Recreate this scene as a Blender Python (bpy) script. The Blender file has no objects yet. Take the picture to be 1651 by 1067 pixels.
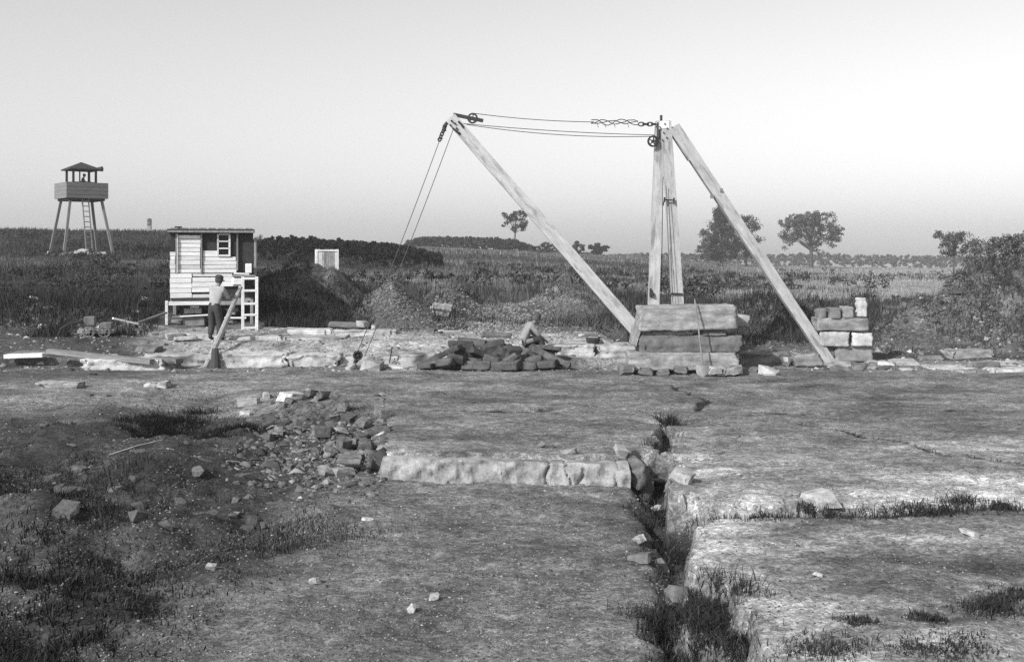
import bpy, bmesh, math, random
import numpy as np
from mathutils import Vector, Matrix, Euler
R = math.radians
scene = bpy.context.scene
COL = scene.collection

# ------------------------------------------------------------------ camera
CAMZ = 2.95; F = 1750.0; HY = 410.0; CX = 825.5
cam_d = bpy.data.cameras.new('camera'); cam = bpy.data.objects.new('camera', cam_d); COL.objects.link(cam)
cam.location = (0, 0, CAMZ); cam.rotation_euler = (R(90), 0, 0)
cam_d.sensor_width = 36; cam_d.lens = 36 * F / 1651; cam_d.shift_y = -(533.5 - HY) / 1651
cam_d.clip_start = 0.1; cam_d.clip_end = 9000
scene.camera = cam
# ------------------------------------------------------------------ sky, sun, exposure
SUN = Vector((-0.56, -0.62, 0.55)).normalized()
elev = math.asin(SUN.z); az = math.atan2(SUN.x, SUN.y)
w = bpy.data.worlds.new('World'); scene.world = w; w.use_nodes = True
nt = w.node_tree; nt.nodes.clear()
sky = nt.nodes.new('ShaderNodeTexSky'); sky.sky_type = 'NISHITA'; sky.sun_disc = False
sky.sun_elevation = elev; sky.sun_rotation = az; sky.dust_density = 1.4; sky.air_density = 1.2; sky.ozone_density = 1.0
sep = nt.nodes.new('ShaderNodeSeparateColor')   # black-and-white film of the time saw mostly blue light
bg = nt.nodes.new('ShaderNodeBackground'); bg.inputs['Strength'].default_value = 0.10
wo = nt.nodes.new('ShaderNodeOutputWorld')
bw = nt.nodes.new('ShaderNodeRGBToBW'); mx = nt.nodes.new('ShaderNodeMath'); mx.operation = 'ADD'; hf = nt.nodes.new('ShaderNodeMath'); hf.operation = 'MULTIPLY'; hf.inputs[1].default_value = .65; hb = nt.nodes.new('ShaderNodeMath'); hb.operation = 'MULTIPLY'; hb.inputs[1].default_value = .54
nt.links.new(sky.outputs[0], bw.inputs[0]); nt.links.new(sky.outputs[0], sep.inputs[0]); nt.links.new(sep.outputs[2], hb.inputs[0]); nt.links.new(hb.outputs[0], mx.inputs[0]); nt.links.new(bw.outputs[0], mx.inputs[1]); nt.links.new(mx.outputs[0], hf.inputs[0]); nt.links.new(hf.outputs[0], bg.inputs[0]); nt.links.new(bg.outputs[0], wo.inputs[0])
sd = bpy.data.lights.new('sun', 'SUN'); so = bpy.data.objects.new('sun', sd); COL.objects.link(so)
sd.energy = 2.9; sd.angle = R(0.6); sd.color = (1, 1, 1)
so.rotation_euler = (-SUN).to_track_quat('-Z', 'Y').to_euler(); so.location = (-30, -30, 40)
vs = scene.view_settings
vs.view_transform = 'Standard'; vs.look = 'None'; vs.gamma = 1; vs.use_curve_mapping = False; vs.exposure = 0.82
scene.cycles.max_bounces = 5; scene.cycles.transparent_max_bounces = 8; scene.cycles.volume_bounces = 1; scene.cycles.use_denoising = False   # the remaining noise reads as film grain

# ------------------------------------------------------------------ noise
def _h(ix, iy, iz, s):
    h = (ix.astype(np.int64) * 374761393 + iy.astype(np.int64) * 668265263 + iz * 2147483647 + s * 1442695041) & 0xffffffff
    h = ((h ^ (h >> 13)) * 1274126177) & 0xffffffff
    h = ((h ^ (h >> 16)) * 2246822519) & 0xffffffff
    return ((h ^ (h >> 15)) & 0xffffff) / float(0xffffff)
def vn(x, y, s=0):
    x = np.asarray(x, float); y = np.asarray(y, float)
    ix = np.floor(x); iy = np.floor(y); fx = x - ix; fy = y - iy
    fx = fx * fx * (3 - 2 * fx); fy = fy * fy * (3 - 2 * fy)
    a = _h(ix, iy, 0, s); b = _h(ix + 1, iy, 0, s); c = _h(ix, iy + 1, 0, s); d = _h(ix + 1, iy + 1, 0, s)
    return (a + (b - a) * fx) * (1 - fy) + (c + (d - c) * fx) * fy
def fbm(x, y, sc, o=4, s=0, g=0.5):                     # about -1 .. 1
    r = 0; a = 1; t = 0; f = 1.0 / sc
    for i in range(o):
        r = r + a * (vn(np.asarray(x) * f + 17.3 * i, np.asarray(y) * f - 9.1 * i, s + i) * 2 - 1); t += a; a *= g; f *= 2.03
    return r / t * 1.6
def vn3(p, s=0):
    i = np.floor(p); f = p - i; f = f * f * (3 - 2 * f); out = 0
    for dx in (0, 1):
        for dy in (0, 1):
            for dz in (0, 1):
                wt = (f[:, 0] if dx else 1 - f[:, 0]) * (f[:, 1] if dy else 1 - f[:, 1]) * (f[:, 2] if dz else 1 - f[:, 2])
                out = out + wt * _h(i[:, 0] + dx, i[:, 1] + dy, (i[:, 2] + dz).astype(np.int64), s)
    return out
def fbm3(p, sc, o=3, s=0):
    r = 0; a = 1; t = 0; f = 1.0 / sc
    for i in range(o):
        r = r + a * (vn3(p * f + 5.7 * i, s + i) * 2 - 1); t += a; a *= .5; f *= 2.1
    return r / t * 1.5
def ss(a, b, x):
    t = np.clip((x - a) / (b - a), 0, 1); return t * t * (3 - 2 * t)
def W(px, py, z=0.0):                                  # where a point of height z seen at a pixel stands in plan
    Y = (CAMZ - z) * F / (py - HY); return ((px - CX) / F * Y, Y)
def P(px, py, Y):
    return Vector(((px - CX) / F * Y, Y, CAMZ - (py - HY) / F * Y))

# ------------------------------------------------------------------ plan of the quarry
def poly_sd(x, y, pts):                                # signed distance, negative inside
    pts = np.array(pts, float); n = len(pts); d = np.full(x.shape, 1e9); ins = np.zeros(x.shape, bool)
    for i in range(n):
        a = pts[i]; b = pts[(i + 1) % n]; e = b - a
        t = np.clip(((x - a[0]) * e[0] + (y - a[1]) * e[1]) / (e @ e + 1e-12), 0, 1)
        d = np.minimum(d, (x - a[0] - t * e[0]) ** 2 + (y - a[1] - t * e[1]) ** 2)
        c = ((a[1] > y) != (b[1] > y)) & (x < (b[0] - a[0]) * (y - a[1]) / (b[1] - a[1] + 1e-12) + a[0]); ins ^= c
    d = np.sqrt(d); return np.where(ins, -d, d)
def line_d(x, y, pts):
    d = np.full(x.shape, 1e9); s = np.zeros(x.shape); L = 0
    for i in range(len(pts) - 1):
        a = np.array(pts[i]); e = np.array(pts[i + 1]) - a; l = math.hypot(*e)
        t = np.clip(((x - a[0]) * e[0] + (y - a[1]) * e[1]) / (e @ e), 0, 1)
        q = np.hypot(x - a[0] - t * e[0], y - a[1] - t * e[1]); m = q < d
        d = np.where(m, q, d); s = np.where(m, L + t * l, s); L += l
    return d, s / L
LOW = [W(*p) for p in [(-900, 652), (-200, 648), (100, 640), (330, 628), (430, 642), (560, 668), (612, 695), (622, 730), (760, 733), (880, 735), (1004, 736),
       (1012, 736), (1026, 738), (1034, 722), (1046, 724), (1056, 706), (1063, 700), (1058, 686), (1064, 668), (1074, 664), (1084, 674), (1080, 684), (1096, 694), (1094, 704), (1080, 712), (1079, 724), (1095, 732), (1100, 752), (1090, 766), (1092, 780), (1084, 792), (1104, 797), (1145, 809), (1210, 812), (1300, 818),
       (1420, 817), (1540, 811), (1640, 807), (1900, 800)]] + [(14, 4), (-22, 4)]
BLK = [W(px, py, -.06) for px, py in [(1150, 838), (1123, 852), (1116, 880), (1111, 910), (1130, 930), (1150, 945), (1166, 939), (1186, 962), (1203, 985), (1230, 1040), (1250, 1140), (1260, 1300)]] + \
      [(14, 5), (14, 12.2)] + [W(px, py, -.06) for px, py in [(1900, 818), (1640, 823), (1540, 827), (1420, 832), (1300, 836), (1215, 834)]]
CHASM = [W(*p) for p in [(1012, 770), (1036, 735), (1058, 708), (1062, 680), (1078, 672), (1092, 696), (1082, 720), (1094, 740), (1096, 770), (1094, 792), (1112, 806), (1150, 815), (1135, 840), (1112, 855), (1095, 905),
         (1090, 960), (1120, 985), (1180, 1000), (1200, 1100), (1090, 1100), (1050, 960), (1068, 900), (1050, 850), (1040, 800)]]
CR = [([W(*p) for p in [(1083, 618), (1092, 627), (1110, 633), (1112, 640)]], .045), ([W(*p) for p in [(1122, 641), (1143, 645), (1128, 652), (1126, 660)]], .075), ([W(*p) for p in [(1062, 664), (1070, 676)]], .05),
      ([W(*p) for p in [(1285, 682), (1340, 690), (1400, 703), (1462, 711), (1500, 722), (1538, 733)]], .05), ([W(*p) for p in [(1552, 733), (1580, 740), (1640, 748), (1750, 765)]], .045),
      ([W(*p) for p in [(1215, 664), (1300, 667)]], .09), ([W(*p) for p in [(1480, 662), (1600, 664)]], .06), ([W(*p) for p in [(700, 662), (820, 664), (890, 662)]], .07)]
# far slope: picture height of the ground at three distances, by direction
UP = (np.array([-900, 30, 270, 415, 600, 800, 1000, 1200, 1400, 1650, 2600]) - CX) / F
Y44 = np.array([490, 485, 476, 470, 470, 466, 472, 490, 487, 480, 475.])
Y80 = np.array([412, 408, 412, 425, 438, 436, 442, 455, 456, 452, 450.])
YR = np.array([372, 372, 376, 388, 398, 403, 413, 428, 432, 436, 436.])
RR = np.array([130, 130, 132, 150, 190, 240, 270, 270, 290, 300, 300.])
MOUNDS = [(527, 39.0, .65, .8, .8), (485, 38.3, 1.05, 1.5, 1.3), (545, 38.3, .75, 1.3, 1.2), (440, 37.5, .55, 1.0, 1.0), (632, 35.6, .95, .85, .9), (600, 36, .4, .7, .8), (718, 36.6, 1.2, .8, .85), (760, 37.5, .3, .8, .9), (905, 37.5, 1.0, 1.1, 1.0), (965, 37.0, .3, .9, .9),
          (1600, 34.4, 1.5, 1.7, 1.5), (1520, 33.8, .95, 1.3, 1.1), (1450, 33.8, .35, 1.0, .9), (1680, 35, 1.1, 2, 2), (1250, 35.5, .8, 1.3, 1.0), (1195, 36.5, .6, 1.0, 1.0), (1320, 36, .6, 1.0, 1.0), (150, 33.5, .45, 1.6, 1.0), (60, 35, .7, 1.8, 1.5), (230, 36, .3, 1.5, 1.4)]
def ground_info(x, y):
    x = np.asarray(x, float); y = np.asarray(y, float); u = x / np.maximum(y, 8)
    n1 = fbm(x, y, 1.1, 5, 3); n2 = fbm(x, y, .25, 3, 11)
    z = 0.022 * n1 + 0.008 * n2
    low = np.zeros_like(z); blk = np.zeros_like(z); chs = np.zeros_like(z); crk = np.zeros_like(z); lft = np.zeros_like(z); edge = np.zeros_like(z)
    m = (y < 27) & (np.abs(x) < 26)
    if m.any():
        X = x[m]; Y = y[m]
        jag = .045 * fbm(X, Y, .3, 3, 21) + .03 * fbm(X, Y, .11, 2, 22)
        sl = poly_sd(X, Y, LOW) + jag + ss(1.2, 2.2, X) * (.10 * fbm(X, Y, .7, 3, 23) + .05 * np.round(2 * fbm(X, Y, .28, 2, 24)))
        sb = poly_sd(X, Y, BLK) + jag + .06 * fbm(X, Y, .5, 3, 25) + .04 * np.round(2 * fbm(X, Y, .25, 2, 26)); sc = poly_sd(X, Y, CHASM) + jag * 1.5
        lf = ss(-2.0, -3.6, X + .25 * fbm(X, Y, 1.5, 3, 31)) * ss(22.5, 20, Y)
        # the left side: banked-up soil, so no sharp rim there
        soft = ss(-1.9, -2.6, X); rim = ss(-.02, .035, -sl) * (1 - soft) + ss(-1.3, 1.0, -sl) * soft
        lw = -.32 + .14 * ss(2.6, 4.0, X) + .02 * fbm(X, Y, .8, 4, 41) + .010 * fbm(X, Y, .14, 3, 42)
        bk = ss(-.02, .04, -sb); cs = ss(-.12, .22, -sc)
        zz = z[m] * (1 - rim) + lw * rim
        zz = zz - cs * rim * (.16 + .12 * (1 + fbm(X, Y, .3, 3, 43)))
        zz = zz * (1 - bk) + (-.06 + .028 * fbm(X, Y, .7, 4, 44) + .01 * fbm(X, Y, .12, 2, 45)) * bk
        # stepped bedding along the near lip of the right-hand slab
        lip = ss(2.2, 0, np.abs(sl)) * ss(1.9, 2.6, X) * (1 - rim)
        zz = zz - lip * .06 * np.floor(3 * np.clip(ss(1.3, 0, sl) + .25 * fbm(X, Y, .6, 3, 46), 0, 1)) / 3
        hum = lf * (.16 * fbm(X, Y, 1.0, 4, 51) + .05 * fbm(X, Y, .3, 3, 52))
        def bump(px, py, zz0, h, rx, ry):
            a, b = W(px, py, zz0); return h * np.exp(-((X - a) / rx) ** 2 - ((Y - b) / ry) ** 2)
        hum += bump(255, 770, -.3, .5, 1.0, .8) + bump(100, 690, -.2, .3, 1.0, .9) + bump(500, 655, -.05, .18, .7, .6) + bump(170, 655, -.1, .22, 1.0, .7)
        hum += bump(515, 838, -.3, .20, .38, .30) + bump(590, 850, -.3, .08, .35, .25) + bump(60, 860, -.3, .30, 1.2, 1.3) + bump(410, 690, -.2, .22, .8, .9)
        hum -= bump(300, 685, -.2, .34, .75, .6) + bump(90, 745, -.3, .35, .7, .6) + bump(420, 868, -.3, .10, .6, .3) + bump(230, 905, -.3, .12, .8, .35)
        zz = zz + hum * ss(.4, -.8, X)
        ck = np.zeros_like(zz)
        for pts, wd in CR:
            d, t = line_d(X, Y, pts)
            ck = np.maximum(ck, np.exp(-((d + .02 * fbm(X, Y, .25, 2, 61)) / (wd * (.55 + .8 * vn(t * 9, t * 0, 62)))) ** 2) * ss(0, .1, t + .03) * ss(1.0, .9, t - .03))
        zz = zz - ck * .05
        zz = zz + (1 - lf) * (1 - cs) * (.013 * np.round(3.2 * fbm(X * .45, Y, 1.5, 4, 47)) + .008 * np.round(3 * fbm(X * .5, Y, .5, 3, 48)))
        z[m] = zz; low[m] = rim; blk[m] = bk; chs[m] = cs; crk[m] = ck; lft[m] = lf; edge[m] = np.exp(-(sl / .35) ** 2)
    # back of the pit
    side = ss(2.4, 3.3, x)
    a = ss(28.5, 28.75, y) * .22 + ss(28.7, 30.2, y) * .33 + ss(30.5, 33, y) * .07
    a = a * (1 - side) + side * (ss(30.4, 33, y) * .32)
    lz = ss(-9.5, -11.5, x); a = a + lz * ss(27, 33, y) * .15
    def at(arr, yy): return CAMZ - (np.interp(u, UP, arr) - HY) / F * yy
    rr = np.interp(u, UP, RR)
    z44 = at(Y44, 44); z80 = at(Y80, 80); zr = CAMZ - (np.interp(u, UP, YR) - HY) / F * rr
    zf = np.where(y < 44, a + (z44 - a) * ss(33, 44, y) ** .8, 0)
    t = np.clip((y - 44) / 36, 0, 1); zf = np.where((y >= 44) & (y < 80), z44 + (z80 - z44) * t, zf)
    t = np.clip((y - 80) / (rr - 80), 0, 1); zf = np.where((y >= 80) & (y < rr), z80 + (zr - z80) * (1 - (1 - t) ** 1.5), zf)
    zf = np.where(y >= rr, zr - np.minimum(y - rr, 900) * .012, zf)
    bmp = np.zeros_like(z)
    for px, Y0, h, rx, ry in MOUNDS:
        q = np.exp(-((x - (px - CX) / F * Y0) / rx) ** 2 - ((y - Y0) / ry) ** 2); bmp = bmp + h * q
    far = ss(28, 34, y)
    z = np.where(y > 26, z + zf + bmp * (1 + .30 * fbm(x, y, 1.1, 4, 71)) + far * (.10 * fbm(x, y, 2.6, 4, 72) + .05 * fbm(x, y, .6, 3, 73)) + ss(60, 140, y) * .25 * fbm(x, y, 14, 3, 74), z)
    return z, dict(low=low, blk=blk, chs=chs, crk=crk, lft=lft, bump=bmp, n1=n1, n2=n2, u=u, edge=edge)
def gz(x, y): return float(ground_info(np.array([x]), np.array([y]))[0][0])

# ------------------------------------------------------------------ mesh helpers
def arr_mesh(name, v, faces=None, k=3, attr=None, smooth=False, polys=None):
    me = bpy.data.meshes.new(name)
    v = np.asarray(v, np.float32); faces = np.asarray(faces, np.int32)
    me.vertices.add(len(v)); me.vertices.foreach_set('co', v.ravel())
    nf = len(faces); me.loops.add(nf * k); me.loops.foreach_set('vertex_index', faces.ravel())
    me.polygons.add(nf); me.polygons.foreach_set('loop_start', np.arange(0, nf * k, k, dtype=np.int32))
    if smooth: me.polygons.foreach_set('use_smooth', np.ones(nf, bool))
    for an, av in (attr or {}).items():
        at = me.attributes.new(an, 'FLOAT', 'POINT'); at.data.foreach_set('value', np.asarray(av, np.float32))
    me.update(calc_edges=True); return me
def tag(o, label=None, cat=None, group=None, kind=None):
    if label: o['label'] = label
    if cat: o['category'] = cat
    if group: o['group'] = group
    if kind or cat: o['kind'] = kind or 'thing'
    return o
def obj(name, me, mat=None, parent=None, loc=None, rot=None):
    o = bpy.data.objects.new(name, me); COL.objects.link(o)
    if mat is not None and len(me.materials) == 0: me.materials.append(mat)
    if parent: o.parent = parent
    if loc is not None: o.location = loc
    if rot is not None: o.rotation_euler = rot
    return o
def thing(name, label, cat, loc=(0, 0, 0), rz=0, group=None):
    o = bpy.data.objects.new(name, None); COL.objects.link(o); o.location = loc; o.rotation_euler = (0, 0, rz); o.empty_display_size = .2
    return tag(o, label, cat, group)
class MB:
    def __init__(s): s.v = []; s.f = []
    def add(s, v, f):
        n = len(s.v); s.v += [tuple(p) for p in v]; s.f += [[i + n for i in q] for q in f]
    def box(s, a, b, rot=None, c=None):
        (x0, y0, z0), (x1, y1, z1) = a, b
        v = [Vector(p) for p in [(x0, y0, z0), (x1, y0, z0), (x1, y1, z0), (x0, y1, z0), (x0, y0, z1), (x1, y0, z1), (x1, y1, z1), (x0, y1, z1)]]
        if rot is not None:
            cc = Vector(c) if c else (Vector(a) + Vector(b)) / 2; v = [rot @ (p - cc) + cc for p in v]
        s.add(v, [[0, 3, 2, 1], [4, 5, 6, 7], [0, 1, 5, 4], [1, 2, 6, 5], [2, 3, 7, 6], [3, 0, 4, 7]])
    def tube(s, pts, rad, n=6, cap=True):
        pts = [Vector(p) for p in pts]; rad = rad if hasattr(rad, '__len__') else [rad] * len(pts); V = []; Fc = []
        ref = Vector((0.31, .87, .38)).normalized()
        for i, p in enumerate(pts):
            t = (pts[min(i + 1, len(pts) - 1)] - pts[max(i - 1, 0)]).normalized()
            a = t.cross(ref); a = a.normalized() if a.length > 1e-4 else t.orthogonal().normalized(); b = t.cross(a)
            for k in range(n):
                q = 2 * math.pi * k / n; V.append(p + (a * math.cos(q) + b * math.sin(q)) * rad[i])
        for i in range(len(pts) - 1):
            for k in range(n):
                k2 = (k + 1) % n; Fc.append([i * n + k, i * n + k2, (i + 1) * n + k2, (i + 1) * n + k])
        if cap: Fc.append(list(range(n))[::-1]); Fc.append([(len(pts) - 1) * n + k for k in range(n)])
        s.add(V, Fc)
    def ring(s, c, axis, r, t, wd, n=16):                # a rim of rectangular section
        axis = Vector(axis).normalized(); a = axis.orthogonal().normalized(); b = axis.cross(a); c = Vector(c); V = []; Fc = []
        for k in range(n):
            q = 2 * math.pi * k / n; d = a * math.cos(q) + b * math.sin(q)
            V += [c + d * (r - t) - axis * wd / 2, c + d * r - axis * wd / 2, c + d * r + axis * wd / 2, c + d * (r - t) + axis * wd / 2]
        for k in range(n):
            i = k * 4; j = ((k + 1) % n) * 4
            for q in range(4): Fc.append([i + q, i + (q + 1) % 4, j + (q + 1) % 4, j + q])
        s.add(V, Fc)
    def mesh(s, name, bevel=0):
        me = bpy.data.meshes.new(name); me.from_pydata(s.v, [], s.f)
        bm = bmesh.new(); bm.from_mesh(me); bmesh.ops.recalc_face_normals(bm, faces=bm.faces)
        if bevel: bmesh.ops.bevel(bm, geom=list(bm.edges), offset=bevel, segments=1, affect='EDGES', clamp_overlap=True)
        bm.to_mesh(me); bm.free(); return me
    def build(s, name, mat, parent=None, loc=None, rot=None, bevel=0):
        return obj(name, s.mesh(name, bevel), mat, parent, loc, rot)
def beam(name, p0, p1, wd, dp, mat, parent, face=(0, -1, 0), bevel=.012, end_w=None, local=False):
    p0 = Vector(p0); p1 = Vector(p1); zx = (p1 - p0); L = zx.length; zx.normalize(); fy = -Vector(face); xx = fy.cross(zx).normalized(); yy = zx.cross(xx)
    m = MB(); n = max(1, int(L / .7)); rnd = random.Random(int(L * 1000)); ew = end_w or wd
    V = []; Fc = []
    for i in range(n + 1):
        t = i / n; ww = wd + (ew - wd) * t; j = .005; ox = rnd.uniform(-j, j) * (0 < i < n); oy = rnd.uniform(-j, j) * (0 < i < n)
        for sx, sy in ((-1, -1), (1, -1), (1, 1), (-1, 1)): V.append((ox + sx * ww / 2, oy + sy * dp / 2, t * L))
    for i in range(n):
        for k in range(4): Fc.append([i * 4 + k, i * 4 + (k + 1) % 4, i * 4 + 4 + (k + 1) % 4, i * 4 + 4 + k])
    Fc += [[3, 2, 1, 0], [n * 4 + k for k in range(4)]]
    m.add(V, Fc); o = m.build(name, mat, parent, bevel=0)
    M = Matrix((xx, yy, zx)).transposed().to_4x4(); M.translation = p0 - (parent.location if parent and not local else Vector())
    o.matrix_local = M; return o

# ------------------------------------------------------------------ materials (all greys: the print is black and white)
def newmat(name):
    m = bpy.data.materials.new(name); m.use_nodes = True; t = m.node_tree; b = t.nodes['Principled BSDF']; b.inputs['Roughness'].default_value = .9
    b.inputs['Specular IOR Level'].default_value = .25
    return m, t, b
def N(t, typ, **kw):
    n = t.nodes.new(typ)
    for k, v in kw.items():
        if k in n.inputs: n.inputs[k].default_value = v
        else: setattr(n, k, v)
    return n
def mth(t, op, a, b=None, clamp=False):
    n = t.nodes.new('ShaderNodeMath'); n.operation = op; n.use_clamp = clamp
    for i, q in enumerate((a, b)):
        if q is None: continue
        if isinstance(q, (int, float)): n.inputs[i].default_value = q
        else: t.links.new(q, n.inputs[i])
    return n.outputs[0]
def mrange(t, v, a, b, c, d):
    n = t.nodes.new('ShaderNodeMapRange'); t.links.new(v, n.inputs[0])
    for i, q in enumerate((a, b, c, d)): n.inputs[i + 1].default_value = q
    return n.outputs[0]
def surf(name, base, var=.35, sc=4.0, fine=40, stretch=(1, 1, 1), bump=.4, rough=.9, rand=.3, stain=0.0, bdist=.02):
    m, t, b = newmat(name)
    tc = N(t, 'ShaderNodeTexCoord'); mp = N(t, 'ShaderNodeMapping'); mp.inputs['Scale'].default_value = stretch; t.links.new(tc.outputs['Object'], mp.inputs[0])
    oi = N(t, 'ShaderNodeObjectInfo'); ad = N(t, 'ShaderNodeVectorMath', operation='ADD'); cmb = N(t, 'ShaderNodeCombineXYZ')
    rs = mth(t, 'MULTIPLY', oi.outputs['Random'], 50.0); t.links.new(rs, cmb.inputs[0]); t.links.new(rs, cmb.inputs[2])
    t.links.new(mp.outputs[0], ad.inputs[0]); t.links.new(cmb.outputs[0], ad.inputs[1])
    n1 = N(t, 'ShaderNodeTexNoise', Scale=sc, Detail=6.0, Roughness=.65); n2 = N(t, 'ShaderNodeTexNoise', Scale=fine, Detail=4.0, Roughness=.7)
    for n in (n1, n2): t.links.new(ad.outputs[0], n.inputs['Vector'])
    v = mth(t, 'MULTIPLY', mrange(t, n1.outputs[0], .3, .7, 1 - var, 1 + var), mrange(t, n2.outputs[0], .3, .7, 1 - var * .6, 1 + var * .6))
    v = mth(t, 'MULTIPLY', v, mrange(t, oi.outputs['Random'], 0, 1, 1 - rand, 1 + rand)); v = mth(t, 'MULTIPLY', v, base)
    if stain:
        n3 = N(t, 'ShaderNodeTexNoise', Scale=sc * .55, Detail=3.0); t.links.new(ad.outputs[0], n3.inputs['Vector'])
        v = mth(t, 'MULTIPLY', v, mrange(t, n3.outputs[0], .56, .64, 1, 1 - stain))
    t.links.new(v, b.inputs['Base Color']); b.inputs['Roughness'].default_value = rough
    hh = mth(t, 'ADD', mth(t, 'MULTIPLY', n1.outputs[0], .7), mth(t, 'MULTIPLY', n2.outputs[0], .3))
    bp = N(t, 'ShaderNodeBump', Strength=bump, Distance=bdist); t.links.new(hh, bp.inputs['Height']); t.links.new(bp.outputs[0], b.inputs['Normal'])
    return m
def attrmat(name, rough=.9, trans=0):
    m, t, b = newmat(name); a = N(t, 'ShaderNodeAttribute', attribute_name='tone'); t.links.new(a.outputs['Fac'], b.inputs['Base Color']); b.inputs['Roughness'].default_value = rough
    b.inputs['Specular IOR Level'].default_value = .1
    return m
M_rock = surf('limestone', .27, .4, 3, 30, bump=.5)
M_pale = surf('fresh_limestone', .38, .35, 3, 26, bump=.7, rand=.2, stain=.4)
M_ledge = surf('ledge_limestone', .33, .35, 2.0, 24, bump=.9, rand=.2, stain=.6)
M_face = surf('ledge_face_limestone', .28, .42, 2.6, 24, bump=1.0, rand=.02, stain=.45, bdist=.04)
M_dark = surf('weathered_stone', .11, .5, 4, 30, bump=.5, rand=.35)
M_slab = surf('quarried_slab', .23, .55, 2.2, 28, stretch=(1, 1, 2.5), bump=.6, rand=.12)
M_slabd = surf('quarried_slab_weathered', .13, .4, 2.2, 28, bump=.6, rand=.12)
M_wood = surf('pale_timber', .37, .25, 5, 30, stretch=(2.2, 2.2, .5), bump=.35, rand=.08, stain=.35)
M_board = surf('whitewashed_board', .62, .22, 5, 30, stretch=(.25, 3, 3), bump=.25, rand=.14)
M_oldwood = surf('weathered_wood', .22, .35, 5, 30, stretch=(3, 3, .3), bump=.3, rand=.25)
M_tar = surf('tar_paper', .035, .3, 3, 25, bump=.3, rand=.1)
M_iron = surf('iron', .03, .4, 6, 40, bump=.2, rough=.6, rand=.1)
M_cable = surf('wire_rope', .06, .2, 20, 60, bump=.1, rough=.6, rand=.1)
M_grey = surf('grey_paint', .17, .18, 3, 20, stretch=(1, 1, 3), bump=.15, rand=.04)
M_greyl = surf('tower_timber', .17, .25, 5, 30, stretch=(3, 3, .3), bump=.2, rand=.1)
M_glass, _t, _b = newmat('dark_glass'); _b.inputs['Base Color'].default_value = (.01, .01, .01, 1); _b.inputs['Roughness'].default_value = .15
M_bark = surf('bark', .07, .35, 6, 30, bump=.5, rand=.2)
M_skin = surf('skin', .16, .1, 10, 40, bump=.05, rough=.6, rand=.05)
M_shirt = surf('shirt_cloth', .36, .18, 7, 40, bump=.5, rand=.2)
M_trou = surf('trouser_cloth', .045, .25, 7, 40, bump=.5, rand=.2)
M_boot = surf('boot_leather', .03, .3, 9, 40, bump=.3, rand=.2)
M_cap = surf('cap_cloth', .06, .2, 9, 40, bump=.3, rand=.3)
M_dirt = surf('spoil_dirt', .10, .5, 5, 40, bump=.7, rand=.2)
M_leaf = attrmat('foliage'); M_grass = attrmat('grass_blades')

# ground material: base tone is stored per point, the grain is noise
M_ground, t, b = newmat('quarry_ground')
tc = N(t, 'ShaderNodeTexCoord'); at = N(t, 'ShaderNodeAttribute', attribute_name='tone'); ar = N(t, 'ShaderNodeAttribute', attribute_name='rock')
mp = N(t, 'ShaderNodeMapping'); mp.inputs['Scale'].default_value = (.78, 1, 1); t.links.new(tc.outputs['Object'], mp.inputs[0])
nz = []
for sc, d in ((1.1, 8.0), (6, 7.0), (34, 4.0)):
    n = N(t, 'ShaderNodeTexNoise', Scale=sc, Detail=d, Roughness=.7); t.links.new(mp.outputs[0], n.inputs['Vector']); nz.append(n.outputs[0])
vo = N(t, 'ShaderNodeTexVoronoi', Scale=26.0); t.links.new(mp.outputs[0], vo.inputs['Vector'])
v = mth(t, 'MULTIPLY', at.outputs['Fac'], mrange(t, nz[0], .34, .66, .5, 1.5)); v = mth(t, 'MULTIPLY', v, mrange(t, nz[1], .33, .67, .6, 1.42)); v = mth(t, 'MULTIPLY', v, mrange(t, nz[2], .3, .7, .6, 1.4))
for sc_, lo, hi in ((11.0, .84, 1.18), (30.0, .65, 1.4)):
    vg = N(t, 'ShaderNodeTexVoronoi', Scale=sc_); t.links.new(mp.outputs[0], vg.inputs['Vector']); sx_ = N(t, 'ShaderNodeSeparateColor'); t.links.new(vg.outputs['Color'], sx_.inputs[0]); v = mth(t, 'MULTIPLY', v, mrange(t, sx_.outputs[0], 0, 1, lo, hi))
    if sc_ > 20: grit = sx_.outputs[1]
chip = mth(t, 'MULTIPLY', mrange(t, vo.outputs['Distance'], .16, .24, 1, 0), mrange(t, nz[1], .50, .62, 0, 1))
v = mth(t, 'ADD', v, mth(t, 'MULTIPLY', mth(t, 'MULTIPLY', chip, ar.outputs['Fac']), .10))
t.links.new(v, b.inputs['Base Color'])
hh = mth(t, 'ADD', mth(t, 'ADD', mth(t, 'MULTIPLY', nz[1], .8), mth(t, 'MULTIPLY', nz[2], .35)), mth(t, 'ADD', mth(t, 'MULTIPLY', chip, .15), mth(t, 'MULTIPLY', grit, .25)))
bp = N(t, 'ShaderNodeBump', Strength=1.0, Distance=.06); t.links.new(hh, bp.inputs['Height']); t.links.new(bp.outputs[0], b.inputs['Normal'])

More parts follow.
